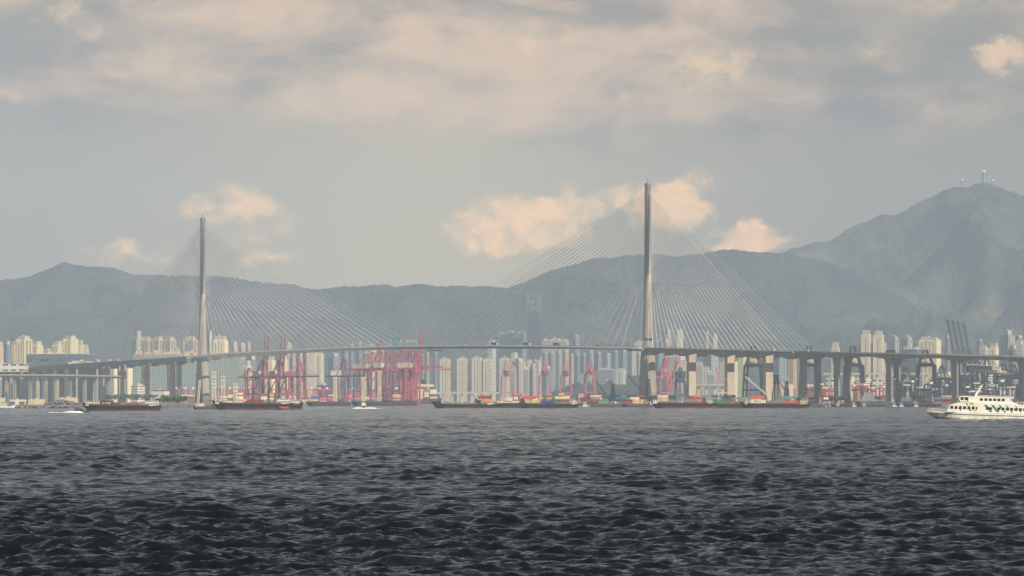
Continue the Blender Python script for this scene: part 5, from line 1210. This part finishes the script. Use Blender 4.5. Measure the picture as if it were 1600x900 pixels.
# ------------------------------------------------------------ the ferry
def ferry():
    D = FPX * CAMZ / (654.6 - YH); k = FPX / D
    f = thing('passenger_ferry', 'white double deck catamaran ferry with green and lime stripes heading left', 'ferry', (X(1448, D), D, 0))
    fx = lambda px: (px - 1448) / k; fz = lambda py: (654.6 - py) / k
    ZD = lambda px: fz(np.interp(px, [1448, 1475, 1530, 1600, 1680], [641, 643.2, 645.2, 647.3, 648.5]))
    # hull: white topsides over a dark band
    n = 30; up, lo, bl = MB(), MB(), MB(); L = fx(1672)
    for i in range(n + 1):
        t = i / n; px = 1448 + (1672 - 1448) * t; w = 4.9 * min(1, .06 + (t / .26) ** .75) if t < .26 else 4.9
        z = float(ZD(px)); zk = fz(654.6) + .0; rk = max(0, 1 - t / .16)
        dz = z - .75
        x = fx(px)
        up.v += [(x, -w, z), (x, w, z), (x, w * .985, dz), (x, -w * .985, dz)]
        bl.v += [(x, -w * .98, dz), (x, w * .98, dz), (x + .1 * rk, w * .965, dz - .3), (x + .1 * rk, -w * .965, dz - .3)]
        lo.v += [(x + .1 * rk, -w * .96, dz - .3), (x + .1 * rk, w * .96, dz - .3), (x + rk * 4.4, w * (.82 - .3 * rk), -.8), (x + rk * 4.4, -w * (.82 - .3 * rk), -.8)]
    for mb in (up, bl, lo):
        for i in range(n):
            a = i * 4
            for j in range(4): mb.f.append((a + j, a + (j + 1) % 4, a + 4 + (j + 1) % 4, a + 4 + j))
        mb.f.append((0, 1, 2, 3)); mb.f.append((n * 4 + 3, n * 4 + 2, n * 4 + 1, n * 4))
    FW = mat('ferry_white', (.88, .86, .78), .35, var=.05, scale=.5)
    h = up.build('hull', FW, f); bl.build('rubbing_band', M_ink, h); lo.build('lower_hull', FW, h)
    sk_ = MB().prism([(fx(1460), -.6), (fx(1495), -.6), (fx(1498), .35), (fx(1463), .9)], -4.3, -2.2); sk_.build('hull_keel', M_black, h)
    def deckbox(name, pts, w, m_=FW, par=f):
        return MB().prism([(fx(a), fz(b)) for a, b in pts], -w, w).build(name, m_, par)
    md = deckbox('main_deckhouse', [(1476, 643.5), (1482, 633.6), (1492, 629.6), (1512, 627.4), (1562, 631), (1640, 634.5), (1662, 637), (1662, 648), (1600, 646.8), (1530, 644.8)], 4.3)
    ud = deckbox('upper_deckhouse', [(1511, 628.2), (1511, 619.8), (1532, 618.4), (1580, 620.6), (1580, 622.6), (1575, 624.6), (1581, 628.6), (1590, 632.2)], 3.7)
    wh = deckbox('wheelhouse', [(1498.5, 627.2), (1495.5, 620.6), (1512, 620.4), (1512, 627.4)], 3.1)
    deckbox('wheelhouse_roof', [(1494.6, 620.6), (1498, 619.2), (1512, 618.6), (1512.2, 620.3)], 3.4, FW, wh)
    deckbox('roof_edge', [(1530, 618.3), (1532, 617.6), (1582, 619.8), (1583, 620.6)], 3.9, FW, ud)
    def win(x0, x1, y0, y1, w, par, s=0): MB().prism([(fx(x0) , fz(y1)), (fx(x1), fz(y1)), (fx(x1), fz(y0)), (fx(x0) + s, fz(y0))], -w - .05, -w + .05).build('window', M_glassd, par)
    for (a, b) in [(1482, 1487), (1488.9, 1493.6), (1495.4, 1500.3), (1502, 1507), (1508.6, 1513.8), (1515.3, 1520.6), (1522, 1524.6)]: win(a, b, 634 + (a - 1482) * .03, 638.7 + (a - 1482) * .03, 4.3, md, .25)
    for i, a in enumerate([1538, 1542.5, 1555.5, 1562, 1569, 1575.6, 1582.4, 1589.2, 1596, 1603, 1610, 1617, 1624, 1631]):
        win(a, a + 4.9, 636 + (a - 1538) * .035, 640.3 + (a - 1538) * .035, 4.3, md)
    for a in (1529, 1536, 1542.8, 1549.6, 1556.3, 1563): win(a, a + 4.7, 622.3 + (a - 1529) * .02, 626.2 + (a - 1529) * .02, 3.7, ud)
    for (a, b) in ((1499.2, 1504), (1505.6, 1511)): win(a, b, 621.2, 625.2, 3.1, wh)
    # slanted stripes painted down the sides
    def stripe(x, y0, y1, w, m_, sl, dev=.07, hw=4.3):
        sh = (y1 - y0) * sl; MB().prism([(fx(x), fz(y0)), (fx(x + w), fz(y0)), (fx(x + w + sh), fz(y1)), (fx(x + sh), fz(y1))], -hw - dev, -hw - .02).build('stripe', m_, md)
    for (x, w) in ((1534.5, 5), (1545.8, 4.6), (1557.4, 3.3), (1569, 2.2), (1583, 1.6)):
        stripe(x, 632.6 + (x - 1534) * .03, 637.6 + (x - 1534) * .03, w, M_teal, .75, .03)
        stripe(x + 7.0, 641.0 + (x - 1534) * .03, 643.8 + (x - 1534) * .03, w, M_teal, .75, .03)
    stripe(1549.6, 637.7, 641.5, 3.8, M_teal, .75, .04)
    stripe(1505.8, 628.9, 633.2, 1.7, M_ink, .75); stripe(1511.3, 628.6, 632.6, 6.5, M_lime, .6); stripe(1496.5, 638.8, 642, 1.5, M_ink, .7); stripe(1511.4, 639.5, 642.6, 2.2, M_ink, .7); stripe(1517, 640.4, 642.8, 6, M_lime, .5)
    mst = MB(); mst.bar((fx(1524), 0, fz(618.6)), (fx(1535), 0, fz(600.6)), 1.15, .9, r1=.35)
    for (y, a) in ((610.8, 1.6), (607, 1.3), (612.4, 2.4), (604, .8)):
        x = fx(1524) + (618.6 - y) / (618.6 - 600.6) * (fx(1535) - fx(1524)); mst.bar((x - a * 1.7, 0, fz(y)), (x + a * .8, 0, fz(y)), .16)
    mst.build('mast', FW, f)
    MB().box((fx(1518.5), 0, fz(611.4)), (1.8, .4, .22)).build('radar', FW, f); MB().bar((fx(1535), 0, fz(600.8)), (fx(1534.4), 0, fz(599.4)), .3).build('mast_light', M_red, f)
    deckbox('funnel', [(1542.5, 619), (1542.5, 616.6), (1548, 616.8), (1548, 619.2)], 1.2, M_black)
    MB().prism([(fx(1497), fz(619.2)), (fx(1500), fz(617.0)), (fx(1512), fz(618.0)), (fx(1512), fz(618.6))], -2.2, 2.2).build('roof_awning', M_red, f)
    r = MB()
    for sd in (-1, 1):
        for i in range(9):
            px = 1452 + i * 3.2; w = 4.9 * (.06 + (((px - 1448) / 224) / .26) ** .75) - .25; r.bar((fx(px), sd * w, float(ZD(px))), (fx(px), sd * w, float(ZD(px)) + 1), .07)
            if i: r.bar((ox, sd * ow, oz + 1), (fx(px), sd * w, float(ZD(px)) + 1), .06)
            ox, ow, oz = fx(px), w, float(ZD(px))
    r.build('bow_railing', FW, f)
    r = MB()
    for sd in (-1, 1):
        r.bar((fx(1592), sd * 4, fz(632) + 1), (fx(1650), sd * 4, fz(635) + 1), .07)
        for i in range(14): q = i / 13; r.bar((fx(1592 + 58 * q), sd * 4, fz(632 + 3 * q)), (fx(1592 + 58 * q), sd * 4, fz(632 + 3 * q) + 1), .07)
    r.build('aft_railing', FW, f)
    MB().lathe((fx(1457), 0, fz(641)), [(.5, 0), (.5, .6), (.2, .9)], 8).build('windlass', mat('windlass_pink', (.6, .3, .25), .6), f)
    foam('thin white bow foam along the ferry waterline', [(1490, 1670, 260, .32)], D - 5.0, 'foam', seed=5, wdt=.5)
ferry()

# ------------------------------------------------------------ shore: trees, scrap, boulders
def tree_mesh(r, seed, leaf):
    rnd = random.Random(seed); mb = MB()
    clumps = [(rnd.uniform(-.6, .6) * r, rnd.uniform(-.6, .6) * r, rnd.uniform(-.35, .55) * r, rnd.uniform(.35, .62) * r) for _ in range(11)]
    for (cx, cy, cz, cr) in clumps:
        for _ in range(70):
            d = Vector((rnd.gauss(0, 1), rnd.gauss(0, 1), rnd.gauss(0, 1))).normalized() * cr * rnd.uniform(.75, 1.08); p = Vector((cx, cy, cz)) + d; p.z *= .85
            a = Vector((rnd.gauss(0, 1), rnd.gauss(0, 1), rnd.gauss(0, 1))).normalized(); b = a.cross(d).normalized(); s = rnd.uniform(.28, .6) * r * .22
            mb.quad(p - a * s - b * s, p + a * s - b * s, p + a * s + b * s, p - a * s + b * s)
    return mb
def make_tree(seed, leaf, h=9, r=4.2):
    t = thing('tree', 'x', 'tree', (0, 0, 0)); tr = MB().bar((0, 0, -.3), (.2, .1, h * .55), .55, n=7, r1=.3)
    for k in range(5): a = k * 1.3 + seed; tr.bar((.15, .1, h * (.36 + .04 * k)), (cos(a) * r * .55, sin(a) * r * .55, h * (.62 + .03 * k)), .22, r1=.08)
    tr.build('trunk', M_bark, t); me = tree_mesh(r, seed, leaf); me.v = [(x, y, z + h * .74) for (x, y, z) in me.v]; me.build('crown', leaf, t); return t
protos = [make_tree(s_, l_) for s_, l_ in ((1, M_leaf), (2, M_leaf2), (3, M_leaf), (4, M_leaf2))]
first = [True] * 4
def plant(i, px, D, s, label, group, z=GZ):
    k = i % 4; loc = (X(px, D), D, z)
    if first[k]: o = protos[k]; first[k] = False; o.location = loc; o.scale = (s, s, s); o['label'] = label; o['group'] = group; return o
    return dup(protos[k], loc, i * 1.1, label, s, group)
for i, px in enumerate((246, 252, 257, 262, 267, 272, 277, 282, 287, 250, 264, 279)):
    plant(i, px, 2860 + (i * 29) % 120, .62 + .12 * (i % 3), 'leafy green tree, %s from left in the shore clump before the left pylon' % NUM[i], 'green trees in the clump before the left pylon')
for i, px in enumerate((170, 181, 192, 203, 214, 225, 236)):
    plant(i, px, 4300 + (i * 41) % 160, 1.25, 'hazy green tree, %s from left between the left portal piers' % NUM[i], 'hazy trees between the left portal piers')
for i, px in enumerate((1299, 1306, 1313, 1321, 1372, 1248)):
    plant(i, px, 3500 + (i * 31) % 90, .9, 'dark green tree, %s from left at the foot of the viaduct piers' % NUM[i], 'trees at the viaduct pier feet')
for i in range(26):
    plant(i, 897 + i * 4.6 + (i % 3) * 2, 5560 + (i * 97) % 160, 1.2 + .3 * (i % 3), 'hazy tree, %s from left on the wooded slope behind the derricks' % NUM[i], 'hazy trees on the wooded slope', GZ)
r_ = random.Random(9); mb = MB()
for i in range(420):
    px = r_.uniform(70, 128); q = 1 - abs(px - 97) / 36; D = r_.uniform(2790, 2860); s = r_.uniform(.5, 1.5)
    mb.box((X(px, D), D, GZ + r_.random() * 5.2 * max(.15, q)), (s * 2, s, s * .8), r_.random() * 3)
o = mb.build('scrap_heap', mat('scrap', (.22, .20, .19), .8, var=.65, scale=.5)); o['kind'] = 'stuff'; o['label'] = 'grey brown scrap metal heap on the left shore'; o['category'] = 'heap'
mb = MB()
for i in range(900):
    px = r_.uniform(-40, 262); D = 2747 + r_.uniform(-6, 3); s = r_.uniform(.5, 1.5); mb.lathe((X(px, D), D, r_.uniform(-.6, 2.2)), [(s * .6, -s * .4), (s, 0), (s * .5, s * .6)], 6)
o = mb.build('boulders', M_stone); o['kind'] = 'stuff'; o['label'] = 'loose stone boulders of the left sea wall'
for i, px in enumerate((40, 74, 156, 205, 330, 372, 470, 662, 948, 1135, 1170, 1231, 1398, 1432, 1544)):
    D = [4600, 4500, 4300, 4500, 4700, 4650, 4700, 4900, 3800, 3700, 3600, 3700, 3650, 3600, 3700][i]
    t = thing('light_mast', 'tall thin yard light mast, %s from the left along the terminals' % NUM[i], 'light mast', (X(px, D), D, GZ), 0, 'tall yard light masts')
    MB().bar((0, 0, 0), (0, 0, 30), .6, n=8, r1=.3).build('post', M_lumin, t); MB().lathe((0, 0, 29.4), [(1.0, 0), (1.2, .3), (.9, .8)], 10).build('lamp_ring', M_white, t)
for i, (px, y) in enumerate([(334.5, 581), (349, 588), (368, 600)]):
    D = 4560; t = thing('control_tower', 'slim white lattice tower with platforms, %s from left beside the left pylon' % NUM[i], 'tower', (X(px, D), D, GZ)); h = Z(y, D) - GZ
    MB().lattice((0, 0, 0), (0, 0, h), 5.5, 10, .8, (1, 0, 0), 3.5).build('shaft', M_cream, t)
    for q in (.6, .82, 1.0): MB().box((0, 0, h * q), (7, 7, 1.4)).build('platform', M_white, t)
for i, (px, y, m_) in enumerate([(524, 590, M_cream), (568, 590, M_cream), (593, 580, M_cream)]):
    D = 4700; t = thing('lattice_tower', 'cream lattice column tower, %s from left among the pink cranes' % NUM[i], 'tower', (X(px, D), D, GZ)); h = Z(y, D) - GZ
    MB().lattice((0, 0, 0), (0, 0, h), 4.6, 11, 1.2, (1, 0, 0), 4.2).build('shaft', m_, t); MB().box((0, 0, h), (8, 6, 1.6)).build('platform', m_, t)
# ------------------------------------------------------------ haze
def build_haze():
    hz = MB().bb(-15000, 15000, -1400, 14700, -14, 1060)
    m = bpy.data.materials.new('haze_air'); m.use_nodes = True; nt = m.node_tree; nt.nodes.clear()
    out = nt.nodes.new('ShaderNodeOutputMaterial'); pv = nt.nodes.new('ShaderNodeVolumePrincipled')
    pv.inputs['Color'].default_value = (.625, .795, 1.0, 1); pv.inputs['Density'].default_value = HAZE; pv.inputs['Anisotropy'].default_value = -.3
    nt.links.new(pv.outputs[0], out.inputs['Volume'])
    m.cycles.volume_sampling = 'DISTANCE'
    o = hz.build('haze', m); o['kind'] = 'stuff'; o['label'] = 'pale haze thinning the far hills and towers'
    return o
HAZE = 7.2e-5
build_haze()

for _o in [o for o in C.objects if o.parent is None and 'label' in o]:
    _w = _o['label'].replace(',', ' , ').split()
    if sum(1 for q in _w if q != ',') > 16: print('LONG', _o['label'])
_seen = {}
for _o in [o for o in C.objects if o.parent is None and 'label' in o]:
    _seen.setdefault(_o['label'], []).append(_o.name)
for _k, _v in _seen.items():
    if len(_v) > 1: print('DUP', len(_v), _k)
